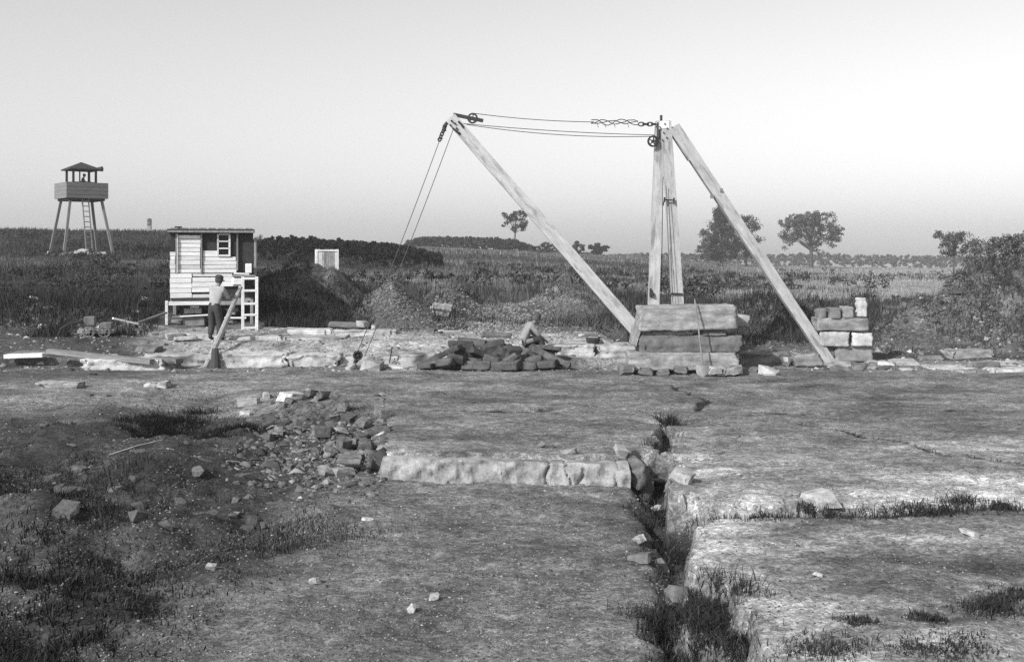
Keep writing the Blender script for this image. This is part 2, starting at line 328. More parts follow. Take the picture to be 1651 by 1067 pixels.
# ------------------------------------------------------------------ ground sheet
def grow(a, s, g, end, smax=1e9):
    out = [a]
    while out[-1] < end: out.append(out[-1] + s); s = min(s * g, smax)
    return out
ys = list(np.arange(4.5, 8.6, .1)) + list(np.arange(8.6, 17.6, .042)) + grow(17.62, .05, 1.012, 45, .14) + grow(45.2, .16, 1.045, 6000)
xp = grow(5.4, .05, 1.025, 4000); xn = grow(4.6, .05, 1.025, 4000)
xs = [-q for q in xn[::-1]] + list(np.arange(-4.55, 5.36, .05)) + xp
xs = np.array(xs); ys = np.array(ys)
X, Y = np.meshgrid(xs, ys); X = X.ravel(); Y = Y.ravel()
Z, G = ground_info(X, Y)
dzdx = np.gradient(Z.reshape(len(ys), len(xs)), axis=1) / np.gradient(xs)[None, :]
dzdy = np.gradient(Z.reshape(len(ys), len(xs)), axis=0) / np.gradient(ys)[:, None]
slope = np.hypot(dzdx, dzdy).ravel()
def tone_at(x, y, G, slope):
    n = fbm(x, y, 2.4, 4, 81); st = fbm(x * .35, y, .7, 4, 82); pt = fbm(x, y, .9, 3, 83)
    tn = .165 + .035 * n + .05 * st + .03 * pt
    tn = tn + (.085 + .15 * ss(.1, .6, st + .4 * pt)) * ss(1.0, 2.2, x) * ss(19, 14.5, y) * (1 - G['low'])      # pale bedding on the right slab
    tn = np.where(G['low'] > .5, .14 + .03 * n + .035 * st + .02 * pt, tn)
    tn = np.where(G['blk'] > .5, .17 + .06 * st + .05 * pt + .22 * ss(3.2, 2.2, x) * ss(-.9, .1, n), tn)
    tn = np.where((slope > 1.0) & (y < 24) & (G['lft'] < .3) & (G['crk'] < .1) & ((G['chs'] < .3) | (G['blk'] > .1)), .20 + .06 * pt, tn)
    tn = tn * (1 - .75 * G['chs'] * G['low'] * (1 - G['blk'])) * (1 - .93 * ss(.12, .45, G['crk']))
    tn = tn + .10 * G['edge'] * ss(-.2, .4, pt) * (1 - G['low']) * ss(-2.2, -1.8, x)
    weedy = G['lft'] * ss(.55, -.35, fbm(x, y, 1.3, 4, 84) - .35 * ss(-7, -3, x) + .2)
    tn = tn * (1 - .6 * G['lft']); tn = tn * (1 - weedy) + .033 * weedy
    soil = .085 + .045 * fbm(x, y, 1.6, 4, 85); grav = ss(.25, .6, G['bump']) * ss(-6.0, -4.6, x)
    soil = soil + grav * .05
    fieldt = .075 + .04 * fbm(x * .3, y, 7, 4, 86) + .13 * ss(0.1, .4, G['u']) - .03 * ss(-.1, -.35, G['u'])
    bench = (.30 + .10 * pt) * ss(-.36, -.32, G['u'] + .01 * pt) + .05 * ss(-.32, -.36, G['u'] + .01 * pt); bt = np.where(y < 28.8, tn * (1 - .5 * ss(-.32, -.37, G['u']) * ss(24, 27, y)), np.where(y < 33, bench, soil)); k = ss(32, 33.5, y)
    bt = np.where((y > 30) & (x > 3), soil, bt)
    f = ss(38, 44, y); return np.clip(bt * (1 - f) + fieldt * f, .02, .7)
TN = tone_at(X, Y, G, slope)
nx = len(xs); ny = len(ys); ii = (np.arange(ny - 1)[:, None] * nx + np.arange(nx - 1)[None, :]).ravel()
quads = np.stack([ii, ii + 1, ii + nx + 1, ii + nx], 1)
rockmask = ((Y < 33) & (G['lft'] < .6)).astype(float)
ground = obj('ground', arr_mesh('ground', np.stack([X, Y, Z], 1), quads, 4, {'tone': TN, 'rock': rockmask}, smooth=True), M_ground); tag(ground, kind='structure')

# ------------------------------------------------------------------ stones
def facet(c, h, seed, rnd, amp, planes=5, rough=False):
    r = np.random.default_rng(seed + 77); mh = min(h)
    for k in range(planes):                                # broken corners and arrises: cut by random planes
        n = r.choice([-1, 0, 1], 3).astype(float)
        if np.abs(n).sum() < 2: n[r.integers(3)] = r.choice([-1, 1]); n[r.integers(3)] = r.choice([-1, 1])
        if rough: n = r.normal(0, 1, 3)
        n = n * r.uniform(.35, 1, 3); n /= np.linalg.norm(n) + 1e-9; sup = np.abs(n) @ h; d = sup - r.uniform(.02, 1) * min(rnd * 2.2, mh * .9) if not rough else sup * r.uniform(.52, .8)
        e = c @ n - d; c = c - np.clip(e, 0, None)[:, None] * n[None]
    q = c + seed * 13.7
    dsp = np.stack([fbm3(q, .45, 3, seed + 5), fbm3(q + 31, .45, 3, seed + 6), fbm3(q + 57, .4, 3, seed + 7)], 1)
    st = np.round(3 * fbm3(q * np.array([.45, .45, 2.2]), .28, 3, seed + 9)) / 2.2                  # stepped breaks following the bedding
    c = c + dsp * amp * np.array([.8, .7, .4]) + np.stack([fbm3(q + 7, .13, 2, seed + 21), fbm3(q + 17, .13, 2, seed + 22), fbm3(q + 27, .13, 2, seed + 23)], 1) * min(amp * .7, .016); sgn = c / h; lay = vn3(np.stack([q[:, 0] * .5, q[:, 1] * .5, q[:, 2] * 16 + .8 * dsp[:, 2]], 1), seed + 15); st = st * .6 + np.round(lay * 2.2 - .6) * .55
    c[:, 1] -= np.where(np.abs(sgn[:, 1]) > .8, np.sign(sgn[:, 1]) * amp * 1.3 * (st + .5), 0); c[:, 0] -= np.where(np.abs(sgn[:, 0]) > .85, np.sign(sgn[:, 0]) * amp * 2.0 * (st + .5), 0)
    return c
def slab_mesh(name, L, D, H, seed, amp=.03, cell=.09, rnd=.05):
    nx_, ny_, nz_ = (max(2, int(round(q / cell))) for q in (L, D, H)); V = {}; vl = []; fl = []
    def vid(i, j, k):
        q = (i, j, k)
        if q not in V: V[q] = len(vl); vl.append((i / nx_ - .5, j / ny_ - .5, k / nz_))
        return V[q]
    for i in range(nx_):
        for j in range(ny_):
            fl.append([vid(i, j, 0), vid(i, j + 1, 0), vid(i + 1, j + 1, 0), vid(i + 1, j, 0)]); fl.append([vid(i, j, nz_), vid(i + 1, j, nz_), vid(i + 1, j + 1, nz_), vid(i, j + 1, nz_)])
    for i in range(nx_):
        for k in range(nz_):
            fl.append([vid(i, 0, k), vid(i + 1, 0, k), vid(i + 1, 0, k + 1), vid(i, 0, k + 1)]); fl.append([vid(i, ny_, k), vid(i, ny_, k + 1), vid(i + 1, ny_, k + 1), vid(i + 1, ny_, k)])
    for j in range(ny_):
        for k in range(nz_):
            fl.append([vid(0, j, k), vid(0, j, k + 1), vid(0, j + 1, k + 1), vid(0, j + 1, k)]); fl.append([vid(nx_, j, k), vid(nx_, j + 1, k), vid(nx_, j + 1, k + 1), vid(nx_, j, k + 1)])
    p = np.array(vl) * np.array([L, D, H]); c = facet(p - np.array([0, 0, H / 2]), np.array([L, D, H]) / 2, seed, rnd, amp)
    return arr_mesh(name, c + np.array([0, 0, H / 2]), fl, 4)
def slab(name, label, cat, px0, py0, px1, py1, Yf, depth, mat, seed, group=None, amp=.03, rot=(0, 0, 0), rnd=.05, kind=None, dz=0, tlt=0):
    rot = (rot[0], rot[1] + R(tlt), rot[2])
    s = Yf / F; L = (px1 - px0) * s; H = (py1 - py0) * s
    me = slab_mesh(name, L, depth, H, seed, amp, max(.03, min(.05, H / 6)), rnd)
    o = obj(name, me, mat, None, P((px0 + px1) / 2, py1, Yf) + Vector((0, depth / 2, dz)), rot)
    return tag(o, label, cat, group, kind) if not kind else tag(o, kind=kind)
def hull_mesh(name, seed, flat=.55, n=15, ang=.2):
    r = random.Random(seed); bm = bmesh.new()
    for sx in (-1, 1):
        for sy in (-1, 1):
            for sz in (-1, 1): bm.verts.new((sx * r.uniform(.45, 1) * .5, sy * r.uniform(.4, 1) * .5, sz * r.uniform(.45, 1) * .5 * flat))
    for _ in range(n):
        v = Vector((r.gauss(0, 1), r.gauss(0, 1), r.gauss(0, 1))).normalized(); k = r.uniform(.42, .56); bm.verts.new((v.x * k, v.y * k, v.z * k * flat))
    bmesh.ops.convex_hull(bm, input=bm.verts); bmesh.ops.delete(bm, geom=[v for v in bm.verts if not v.link_faces], context='VERTS')
    bmesh.ops.subdivide_edges(bm, edges=list(bm.edges), cuts=1, use_grid_fill=True)
    for v in bm.verts: v.co += Vector((r.gauss(0, 1), r.gauss(0, 1), r.gauss(0, 1) * flat)) * .012
    me = bpy.data.meshes.new(name); bm.to_mesh(me); bm.free(); return me
HULL = [hull_mesh('stone_shape', 100 + i, .35 + .09 * (i % 6), 2 + i % 5) for i in range(16)]
HM = {}
def stone(name, label, cat, x, y, s, mat, seed, group=None, z=None, rot=None, sink=.25, scl=None):
    r = random.Random(seed); k = r.randrange(len(HULL)); key = (k, mat.name)
    if key not in HM:
        HM[key] = HULL[k].copy(); HM[key].materials.append(mat)
    o = bpy.data.objects.new(name, HM[key]); COL.objects.link(o)
    sc = scl or (s * r.uniform(.8, 1.2), s * r.uniform(.7, 1.1), s * r.uniform(.7, 1.1)); o.scale = sc
    o.rotation_euler = rot or (r.uniform(-.3, .3), r.uniform(-.3, .3), r.uniform(0, 6.28))
    hz = (.35 + .09 * (k % 6)) * .5 * sc[2]
    o.location = (x, y, (gz(x, y) + hz * (1 - 2 * sink)) if z is None else z); return tag(o, label, cat, group)

rng = random.Random(7)
# pale ledge across the middle of the floor: a row of blocks of bedrock
nu, nv = 190, 15; xe = np.linspace(-1.90, 1.66, nu); U_, V_l = np.meshgrid(xe, np.arange(nv), indexing='ij'); jx = [(p_ - CX) / F * 15.6 for p_ in (700, 806, 884, 908, 941, 992)]
seg = np.zeros(nu); rl = random.Random(4)
for j_ in jx: seg += (xe > j_) * rl.uniform(-.07, .07)
jd = np.clip(V_l - 5, 0, None) / (nv - 6.0); jn = sum(k_ * np.exp(-((U_ - j_ + s_ * jd + .02 * np.sin(jd * 9 + j_ * 7)) / .017) ** 2) * ss(a_, a_ + .2, jd + .2) for j_, k_, s_, a_ in zip(jx, (.25, .5, .8, .9, .7, .6), (.05, -.08, .06, -.12, .10, .04), (.5, .2, 0, 0, .3, 0)))
yf = 15.70 - .085 * (xe + 1.9) + seg + .05 * fbm(xe, xe * 0, .6, 3, 201)
dv = np.clip(V_l - 5, 0, None) / (nv - 6.0)                          # 0 along the top, 0..1 down the face
top = np.clip(5 - V_l, 0, None) / 5.0
crum = np.clip(fbm(U_, V_l * 0, .35, 3, 202) + .1, 0, 1) * .10
yy_ = yf[:, None] + top * .45 + .03 * (dv - .5) + .045 * fbm(U_, dv * .4, .16, 4, 203) * (dv > 0) + .012 * np.round(2.5 * fbm(U_ * .6, dv * .4, .12, 2, 204)) * (dv > 0) + (jn * .09) * (dv > 0) + crum * 1.6 * np.exp(-dv * 5)
zz_ = .012 - top * .05 - dv * .42 - crum * np.exp(-np.abs(V_l - 5) * .7) + .006 * fbm(U_, V_l * .1, .1, 2, 205) - jn * .03 * (dv < .1)
ii = (np.arange(nu - 1)[:, None] * nv + np.arange(nv - 1)[None, :]).ravel()
tag(obj('bedrock_ledge', arr_mesh('bedrock_ledge', np.stack([U_, yy_, zz_], 2).reshape(-1, 3), np.stack([ii, ii + 1, ii + nv + 1, ii + nv], 1), 4), M_face), kind='structure')
# ------------------------------------------------------------------ ledges at the back of the pit
BACK = [(228, 572, 352, 598, 28.5, 1.2, M_ledge), (350, 571, 462, 600, 28.3, 1.2, M_pale), (463, 573, 545, 600, 28.35, 1.2, M_pale), (545, 574, 640, 596, 28.5, 1.2, M_ledge), (636, 572, 705, 597, 28.4, 1.2, M_ledge), (700, 566, 800, 595, 28.7, 1.2, M_ledge), (800, 562, 900, 592, 28.9, 1.2, M_ledge),
        (893, 557, 962, 590, 28.9, 1.4, M_pale), (960, 558, 1030, 589, 28.8, 1.4, M_pale),
        (262, 539, 352, 560, 30.5, 1.0, M_ledge), (350, 543, 450, 566, 30.3, 1.2, M_ledge), (448, 545, 560, 565, 30.4, 1.2, M_ledge), (556, 547, 690, 567, 30.5, 1.2, M_ledge), (690, 548, 800, 566, 30.6, 1.2, M_ledge),
        (432, 532, 530, 547, 31.6, .8, M_pale), (529, 533, 636, 547, 31.6, .8, M_pale), (640, 537, 700, 548, 31.9, .7, M_ledge), (700, 541, 770, 550, 31.9, .7, M_ledge),
        (128, 580, 262, 600, 27.6, .8, M_pale), (20, 566, 78, 580, 29.0, .8, M_slabd)]
for i, (a, b_, c, d, Yf, dp, mt) in enumerate(BACK):
    slab('ledge_block', None, None, a - 2, b_, c + 5, d + 4, Yf, dp, mt, 330 + i, amp=.05, rot=(0, 0, R(rng.uniform(-1.5, 1.5))), rnd=.03, kind='structure', tlt=rng.uniform(-.7, .7))
BACKR = [(1192, 570, 1285, 590, 28.6, .7, M_slabd), (1440, 584, 1492, 600, 28.6, .9, M_pale), (1500, 590, 1582, 603, 27.6, 1.0, M_pale), (1530, 566, 1610, 586, 30.8, 1.0, M_slab), (1600, 596, 1680, 612, 27.0, .9, M_pale), (1395, 583, 1440, 597, 29, .6, M_slab)]
for i, (a, b_, c, d, Yf, dp, mt) in enumerate(BACKR):
    slab('ledge_block', None, None, a, b_, c, d + 4, Yf, dp, mt, 360 + i, amp=.05, rot=(0, 0, R(rng.uniform(-4, 4))), rnd=.06, kind='structure')

# ------------------------------------------------------------------ big slab stack under the derrick
G1 = 'slabs piled in front of the derrick mast'
slab('stone_slab', 'long rough bottom slab of the big pile below the derrick mast', 'stone slab', 1013, 569, 1192, 597, 26.8, 1.0, M_slab, 1, G1, .022, rnd=.045)
slab('stone_slab', 'dark fronted second slab from the bottom of the big pile', 'stone slab', 1028, 541, 1201, 569, 26.95, .95, M_slabd, 2, G1, .024, rnd=.06)
slab('stone_slab', 'thin flat slab wedged below the thick top slab of the pile', 'stone slab', 1032, 534, 1120, 541, 27.05, .8, M_slab, 3, G1, .02, rnd=.03)
slab('stone_slab', 'short thin spacer slab under the right half of the thick top slab', 'stone slab', 1130, 533, 1172, 541, 27.0, .8, M_slabd, 4, G1, .02, rnd=.03)
slab('stone_slab', 'thick pale topped slab crowning the big pile by the mast', 'stone slab', 1030, 493, 1191, 533, 26.9, .9, M_slab, 5, G1, .018, rot=(0, R(-1.2), 0), rnd=.03)
slab('stone_slab', 'slab end jutting out behind the right end of the pile', 'stone slab', 1160, 507, 1213, 525, 27.9, .7, M_slab, 6, G1, .03, rot=(0, R(6), 0))
slab('stone_slab', 'narrow slab leaning against the left end of the big pile', 'stone slab', 1016, 510, 1029, 558, 27.0, .7, M_rock, 7, G1, .012, rot=(0, R(16), 0), rnd=.05)
slab('stone_slab', 'flat slab lying behind the foot of the right hand stiffleg pile', 'stone slab', 1280, 572, 1328, 592, 28.2, .7, M_slab, 8, None, .04)
for i, (a, b_, c, d, mt) in enumerate([(998, 588, 1024, 606, M_slabd), (1030, 594, 1056, 605, M_slabd), (1086, 592, 1112, 604, M_slabd), (1140, 592, 1166, 607, M_pale), (1168, 590, 1200, 604, M_slab), (1060, 596, 1082, 606, M_slabd)]):
    slab('support_stone', ['square support stone at the left foot of the big slab pile', 'small dark support stone just right of the left foot stone', 'dark support stone under the middle of the bottom slab', 'white broken stone beside the shovel blade', 'grey support stone under the right end of the bottom slab', 'low dark stone between two support stones under the slab'][i], 'stone', a, b_, c, d, 26.6 if i != 3 else 26.3, .35, mt, 20 + i, 'support stones under the big pile', .016, rot=(0, R(rng.uniform(-8, 8)), R(rng.uniform(-20, 20))))
stone('rough_stone', 'rough white lump of stone on the floor right of the slab pile', 'stone', *W(1242, 603), .62, M_pale, 41, scl=(.6, .5, .75))
stone('rough_stone', 'dark stone wedged against the white lump right of the slab pile', 'stone', *W(1218, 600), .4, M_slabd, 42)
stone('rough_stone', 'small pale square stone on the long slab right of the pile', 'stone', P(1271, 575, 28.4).x, 28.4, .3, M_pale, 43, z=P(1271, 580, 28.4).z)
stone('rough_stone', 'grey stone at the foot of the inclined derrick leg', 'stone', *W(1366, 590), .7, M_slab, 44, scl=(.75, .5, .5))
stone('rough_stone', 'flat dark stone beside the inclined leg foot', 'stone', *W(1385, 595), .45, M_slabd, 45)
# shovel leaning on the pile
sh = thing('shovel', 'long handled shovel leaning against the big slab pile', 'shovel', P(1133, 606, 26.35))
ob = sh.location
m = MB(); m.tube([P(1133, 590, 26.4) - ob, P(1127, 535, 26.62) - ob, P(1120, 482, 26.85) - ob], [.02, .019, .018], 8); m.build('handle', M_oldwood, sh)
m = MB(); V = []; Fc = []
for i in range(7):
    for j in range(6):
        uu = (i / 6 - .5) * 2; vv = j / 5; wd = .16 * (1 if vv < .5 else math.sqrt(max(0, 1 - ((vv - .5) / .5) ** 2 * .8)))
        V.append((uu * wd, -.03 + .05 * uu * uu - .02 * vv, .26 - .28 * vv))
for i in range(6):
    for j in range(5): Fc.append([i * 6 + j, i * 6 + 6 + j, i * 6 + 7 + j, i * 6 + j + 1])
m.add(V, Fc); bl = m.build('blade', surf('worn_steel', .22, .3, 6, 30, bump=.2, rough=.55), sh); sm = bl.modifiers.new('s', 'SOLIDIFY'); sm.thickness = .006

# ------------------------------------------------------------------ small stone stack right of the derrick
G2 = 'stones stacked below the grassy bank'
ST2 = [('wide pale block at the bottom of the right hand stack', 1346, 558, 1408, 583, 29.6, .7, M_rock), ('square block on the left of the stack, second tier', 1322, 535, 1371, 559, 29.5, .7, M_rock), ('pale block on the right of the stack, second tier', 1374, 537, 1408, 558, 29.5, .7, M_pale),
       ('broad slab across the stack under four small stones', 1317, 513, 1403, 533, 29.5, .75, M_slab), ('small stone on the left top of the stack', 1319, 497, 1334, 513, 29.55, .4, M_slabd), ('dark cube stone on top of the stack', 1337, 496, 1357, 514, 29.5, .4, M_slabd),
       ('pale cube stone on top of the stack', 1359, 494, 1379, 513, 29.5, .4, M_rock), ('upright pale stone standing on the stack end', 1383, 480, 1398, 512, 29.55, .3, M_pale), ('dark corner block low on the left of the stack', 1322, 559, 1347, 582, 29.7, .6, M_slabd)]
for i, (lb, a, b_, c, d, Yf, dp, mt) in enumerate(ST2):
    slab('stacked_stone', lb, 'stone block', a, b_, c, d, Yf, dp, mt, 60 + i, G2, .016, rot=(0, R(rng.uniform(-2, 2)), R(rng.uniform(-6, 6))), rnd=.025)

# ------------------------------------------------------------------ heap of dark broken slabs in the middle
M_heap = surf('heap_stone', .075, .5, 4, 30, bump=.6, rand=.4)
G3 = 'dark broken slabs heaped in the middle of the pit'
HEAP = [(700, 588, 60, 12, 12, 0), (752, 588, 55, 20, -4, 0), (715, 572, 70, 9, 24, .1), (742, 558, 38, 14, -3, .3), (748, 570, 36, 14, 3, .2), (790, 575, 70, 10, 28, .2), (770, 590, 50, 14, 0, -.3), (812, 588, 60, 14, 4, -.3), (838, 590, 60, 13, -3, -.3), (875, 588, 50, 12, 5, -.3),
        (760, 553, 48, 12, -6, .5), (796, 563, 40, 20, 15, .4), (812, 573, 40, 12, -40, .0), (826, 572, 24, 22, -8, -.2), (872, 574, 56, 12, -30, .1), (880, 575, 60, 10, -25, .0), (898, 582, 46, 9, -20, -.2), (720, 585, 30, 12, 8, -.4), (785, 555, 42, 10, 4, .8), (882, 564, 44, 9, -8, .4),
        (735, 580, 30, 14, -12, -.3), (795, 582, 34, 14, -14, -.2), (855, 580, 40, 12, 16, 0), (690, 592, 26, 8, 6, -.3), (825, 580, 26, 12, 30, -.4), (770, 570, 34, 12, -24, .1)]
LB3 = ['dark broken slab in the heap in the middle of the pit']
for i, (px, py, wpx, hpx, ang, dy) in enumerate(HEAP):
    Yc = 28.0 + dy; s = Yc / F; me = slab_mesh('heap_slab', wpx * s, rng.uniform(.3, .6), hpx * s, 400 + i, .012, .045, .045)
    o = obj('heap_slab', me, M_heap, None, P(px, py + hpx * .4, Yc), (R(rng.uniform(-12, 12)), R(-ang) * -1 if False else R(-ang), R(rng.uniform(-30, 30))))
    tag(o, LB3[0] if i != 13 else 'upright stone in the dark heap beside the seated worker', 'stone slab', G3)

# ------------------------------------------------------------------ derrick
D = thing('derrick', 'tall timber quarry derrick with raised boom, twin mast legs and inclined right leg', 'derrick', (P(1070, 585, 29.4).x, 29.4, 0))
O = D.location
def flr(px, py, Y): v = P(px, py, Y); return v
lm = beam('mast_leg', P(1050, 586, 29.5), P(1064, 196, 29.55), .30, .28, M_wood, D, end_w=.24)
rm = beam('mast_leg', P(1099, 586, 29.25), P(1073, 196, 29.2), .31, .28, M_wood, D, end_w=.26)
bo = beam('boom', P(1062, 574, 29.25), P(727, 191, 29.85), .36, .30, M_wood, D, end_w=.31)
stf = beam('stiff_leg', P(1338, 585, 29.75), P(1086, 205, 29.15), .27, .27, M_wood, D, end_w=.30)
beam('splice_timber', P(1112, 258, 29.22), P(1081, 210, 29.14), .10, .25, M_wood, D)
for (pa, pb, Yc) in [((1148, 317), (1163, 307), 29.2)]:
    m = MB(); m.tube([P(*pa, Yc) - O, P(*pb, Yc) - O], .02, 6); m.box(P(pa[0] - 3, pa[1] + 3, Yc + .05) - O, P(pa[0] + 3, pa[1] - 3, Yc - .05) - O); m.box(P(pb[0] - 3, pb[1] + 3, Yc + .05) - O, P(pb[0] + 3, pb[1] - 3, Yc - .05) - O); m.build('clamp', M_greyl, D)
m = MB(); m.tube([P(1066, 200, 29.35) - O, P(1066, 186, 29.35) - O], .035, 6); m.build('mast_pin', M_iron, D)
m = MB(); m.tube([P(1072, 204, 29.2) - O, P(1092, 210, 29.1) - O], .05, 6); m.build('gooseneck_iron', M_iron, D)
m = MB(); m.box(P(1060, 212, 29.6) - O, P(1080, 195, 29.05) - O); m.build('mast_cap', M_board, D, bevel=.02)
for px, py in ((1064, 205), (1072, 200), (1076, 207), (1070, 214), (1075, 222), (1068, 226)):
    m = MB(); m.tube([P(px, py, 29.06) - O, P(px, py, 29.02) - O], .022, 6); m.build('bolt', M_iron, D)
def wheel(name, c, r, parent, axis=(0.1, -1, 0), spokes=5, wd=.07):
    m = MB(); m.ring(c, axis, r, r * .28, wd, 18); m.ring(c, axis, r * .3, r * .29, wd * 1.2, 8)
    ax = Vector(axis).normalized(); a = ax.orthogonal().normalized(); b2 = ax.cross(a)
    for k in range(spokes):
        q = 2 * math.pi * k / spokes; d = a * math.cos(q) + b2 * math.sin(q); m.tube([Vector(c) + d * r * .2, Vector(c) + d * r * .8], r * .1, 4)
    return m.build(name, M_iron, parent)
wheel('sheave', P(1053, 228, 29.3) - O, .155, D); wheel('sheave', P(762, 191, 29.8) - O, .145, D)
m = MB(); q0 = P(731, 185, 29.8) - O; q1 = P(779, 195, 29.8) - O; dd = (q1 - q0).normalized(); up = dd.cross(Vector((0, 1, 0))) * .045
m.add([q0 + up + Vector((0, -.06, 0)), q1 + up + Vector((0, -.06, 0)), q1 - up + Vector((0, -.06, 0)), q0 - up + Vector((0, -.06, 0)), q0 + up + Vector((0, .06, 0)), q1 + up + Vector((0, .06, 0)), q1 - up + Vector((0, .06, 0)), q0 - up + Vector((0, .06, 0))],
      [[0, 1, 2, 3], [7, 6, 5, 4], [0, 4, 5, 1], [1, 5, 6, 2], [2, 6, 7, 3], [3, 7, 4, 0]]); m.build('sheave_bracket', M_iron, D)
# iron straps on the boom tip
for (ax, ay, bx, by) in [(739, 196, 747, 206), (730, 207, 741, 217)]:
    m = MB(); m.tube([P(ax, ay, 29.66) - O, P((ax + bx) / 2 + 1, (ay + by) / 2, 29.64) - O, P(bx, by, 29.66) - O], .03, 6); m.build('strap', M_iron, D)
for px, py in ((728, 195), (736, 207), (740, 214), (733, 199), (726, 202)):
    m = MB(); m.tube([P(px, py, 29.72) - O, P(px, py, 29.62) - O], .028, 6); m.build('bolt', M_iron, D)
def sag(a, b, s, n=14):
    return [a.lerp(b, i / n) - Vector((0, 0, s * 4 * (i / n) * (1 - i / n))) for i in range(n + 1)]
def cable(a, b, s=0., r=.0105, name='cable'):
    m = MB(); m.tube([p - O for p in sag(a, b, s)], r, 5); return m.build(name, M_cable, D)
cable(P(764, 183, 29.8), P(958, 197, 29.5), .05); cable(P(742, 199, 29.75), P(1056, 218, 29.3), .05); cable(P(752, 201, 29.7), P(1056, 220, 29.2), .12)
cable(P(709, 226, 29.8), P(577, 566, 28.15), .08); cable(P(731, 208, 29.75), P(588, 574, 28.2), .08)
cable(P(1069, 285, 29.3), P(1066, 480, 29.6), 0); cable(P(1074, 300, 29.0), P(1081, 490, 29.0), 0, .008); cable(P(1078, 325, 28.98), P(1089, 490, 28.98), 0, .008)
m = MB()                                                # frayed, twisted rope end of the top guy
for k in range(3):
    r3 = random.Random(k); m.tube([P(953 + i * 5.4, 197 + 4 * math.sin(i * .75 + k * 2.1) * (.6 + .3 * k) + r3.uniform(-1, 1), 29.45) - O for i in range(15)], .013, 5)
for px in (963, 975, 990, 1012): m.tube([P(px, 200, 29.45) - O, P(px + 2, 206, 29.45) - O], .007, 4)
m.build('twisted_rope', M_cable, D)
for i, px in enumerate((1034, 1041, 1048, 1055)):
    m = MB(); n = 12; c = P(px, 200.5, 29.4) - O
    m.tube([c + Vector((.085 * math.cos(2 * math.pi * k / n), .05 * math.sin(2 * math.pi * k / n) * (i % 2), .05 * math.sin(2 * math.pi * k / n) * (1 - .6 * (i % 2)))) for k in range(n + 1)], .018, 5, False); m.build('chain_link', M_iron, D)
m = MB(); m.tube([P(1062, 198, 29.35) - O, P(1062, 222, 29.35) - O], .05, 6); m.build('mast_strap', M_iron, D)
for i in range(6):
    t_ = i / 5; m = MB(); n = 10; c = P(718 - 9 * t_, 203 + 22 * t_, 29.75) - O
    m.tube([c + Vector((.03 * math.cos(2 * math.pi * k / n) * (1 + i % 2 * .3), .04 * math.sin(2 * math.pi * k / n) * (i % 2), .06 * math.sin(2 * math.pi * k / n))) for k in range(n + 1)], .02, 5, False); m.build('chain_link', M_iron, D)
m = MB(); m.tube([P(723, 196, 29.75) - O, P(716, 204, 29.75) - O, P(717, 212, 29.75) - O], .05, 6); m.build('shackle', M_iron, D)
for dx in (-4, 5):
    m = MB(); m.tube([P(709, 224, 29.75) - O, P(709 + dx, 229 - abs(dx) * .9, 29.75) - O], .012, 4); m.build('wire_end', M_iron, D)
# tie bolt and straps on the right mast leg
m = MB(); m.tube([P(1071, 322, 28.98) - O, P(1087, 323, 28.98) - O], .02, 6); m.box(P(1070, 326, 29.0) - O, P(1073, 318, 28.95) - O); m.box(P(1085, 327, 29.0) - O, P(1088, 319, 28.95) - O); m.tube([P(1071, 322, 28.98) - O, P(1069, 332, 28.98) - O], .018, 5); m.build('tie_bolt', M_iron, D)
m = MB(); m.tube([P(1082, 473, 29.04) - O, P(1101, 474, 29.04) - O], .022, 5); m.tube([P(1083, 473, 29.04) - O, P(1080, 481, 29.04) - O], .018, 5); m.build('strap', M_iron, D)
m = MB(); m.box(P(1047, 478, 29.4) - O, P(1050, 465, 29.3) - O); m.tube([P(1051, 470, 29.3) - O, P(1053, 478, 29.3) - O], .04, 6); m.build('bracket', M_iron, D)
m = MB(); m.box(P(1040, 590, 29.75) - O, P(1108, 577, 28.95) - O); m.build('foot_timber', M_oldwood, D, bevel=.02)
hd = thing('winch_engine', 'dark winch drum half hidden behind the slab pile between mast legs', 'winch', (P(1076, 500, 30.1).x, 30.1, gz(P(1076, 500, 30.1).x, 30.1)))
m = MB(); m.box((-.32, -.3, 0), (.32, .4, .9)); m.build('housing', M_iron, hd, bevel=.05)
m = MB(); m.tube([(-.3, 0, 1.25), (.3, 0, 1.25)], .22, 14); m.build('drum', M_iron, hd)
for sx in (-.3, .3):
    m = MB(); m.tube([(sx - .03, 0, 1.25), (sx + .03, 0, 1.25)], .36, 16); m.build('flange', M_iron, hd)
    m = MB(); m.box((sx - .05, -.2, .9), (sx + .05, .2, 1.3)); m.build('bearing', M_iron, hd)

# hook block on its stone
hb = thing('hook_block', 'black hoisting block with hook hanging low over a boulder', 'pulley block', P(577, 590, 28.15)); q = hb.location
m = MB(); m.tube([P(577, 573, 28.05) - q, P(577, 573, 28.25) - q], .13, 14); m.build('shell', M_iron, hb)
wheel('sheave', P(577, 573, 28.02) - q, .12, hb)
m = MB(); m.tube([P(575, 580, 28.15) - q, P(572, 585, 28.15) - q, P(570, 592, 28.15) - q, P(573, 595, 28.15) - q], [.06, .045, .04, .03], 8); m.build('hook', M_iron, hb)
stone('boulder', 'rounded boulder below the hanging hook block', 'boulder', *W(602, 596, 0), .7, M_rock, 51, scl=(.85, .6, .85))
stone('boulder', 'small pale stone left of the boulder under the hook block', 'boulder', *W(566, 595, 0), .35, M_pale, 52)
stone('boulder', 'low pale stone right of the boulder by the steel bar', 'boulder', *W(640, 594, 0), .5, M_pale, 53, scl=(.8, .4, .4))
m = MB(); v = P(627, 590, 28.3); m.tube([(0, 0, 0), (.08, .05, .5)], .018, 6); tag(m.build('steel_bar', M_iron, None, v), 'thin steel drill bar standing upright in the rock', 'steel bar')

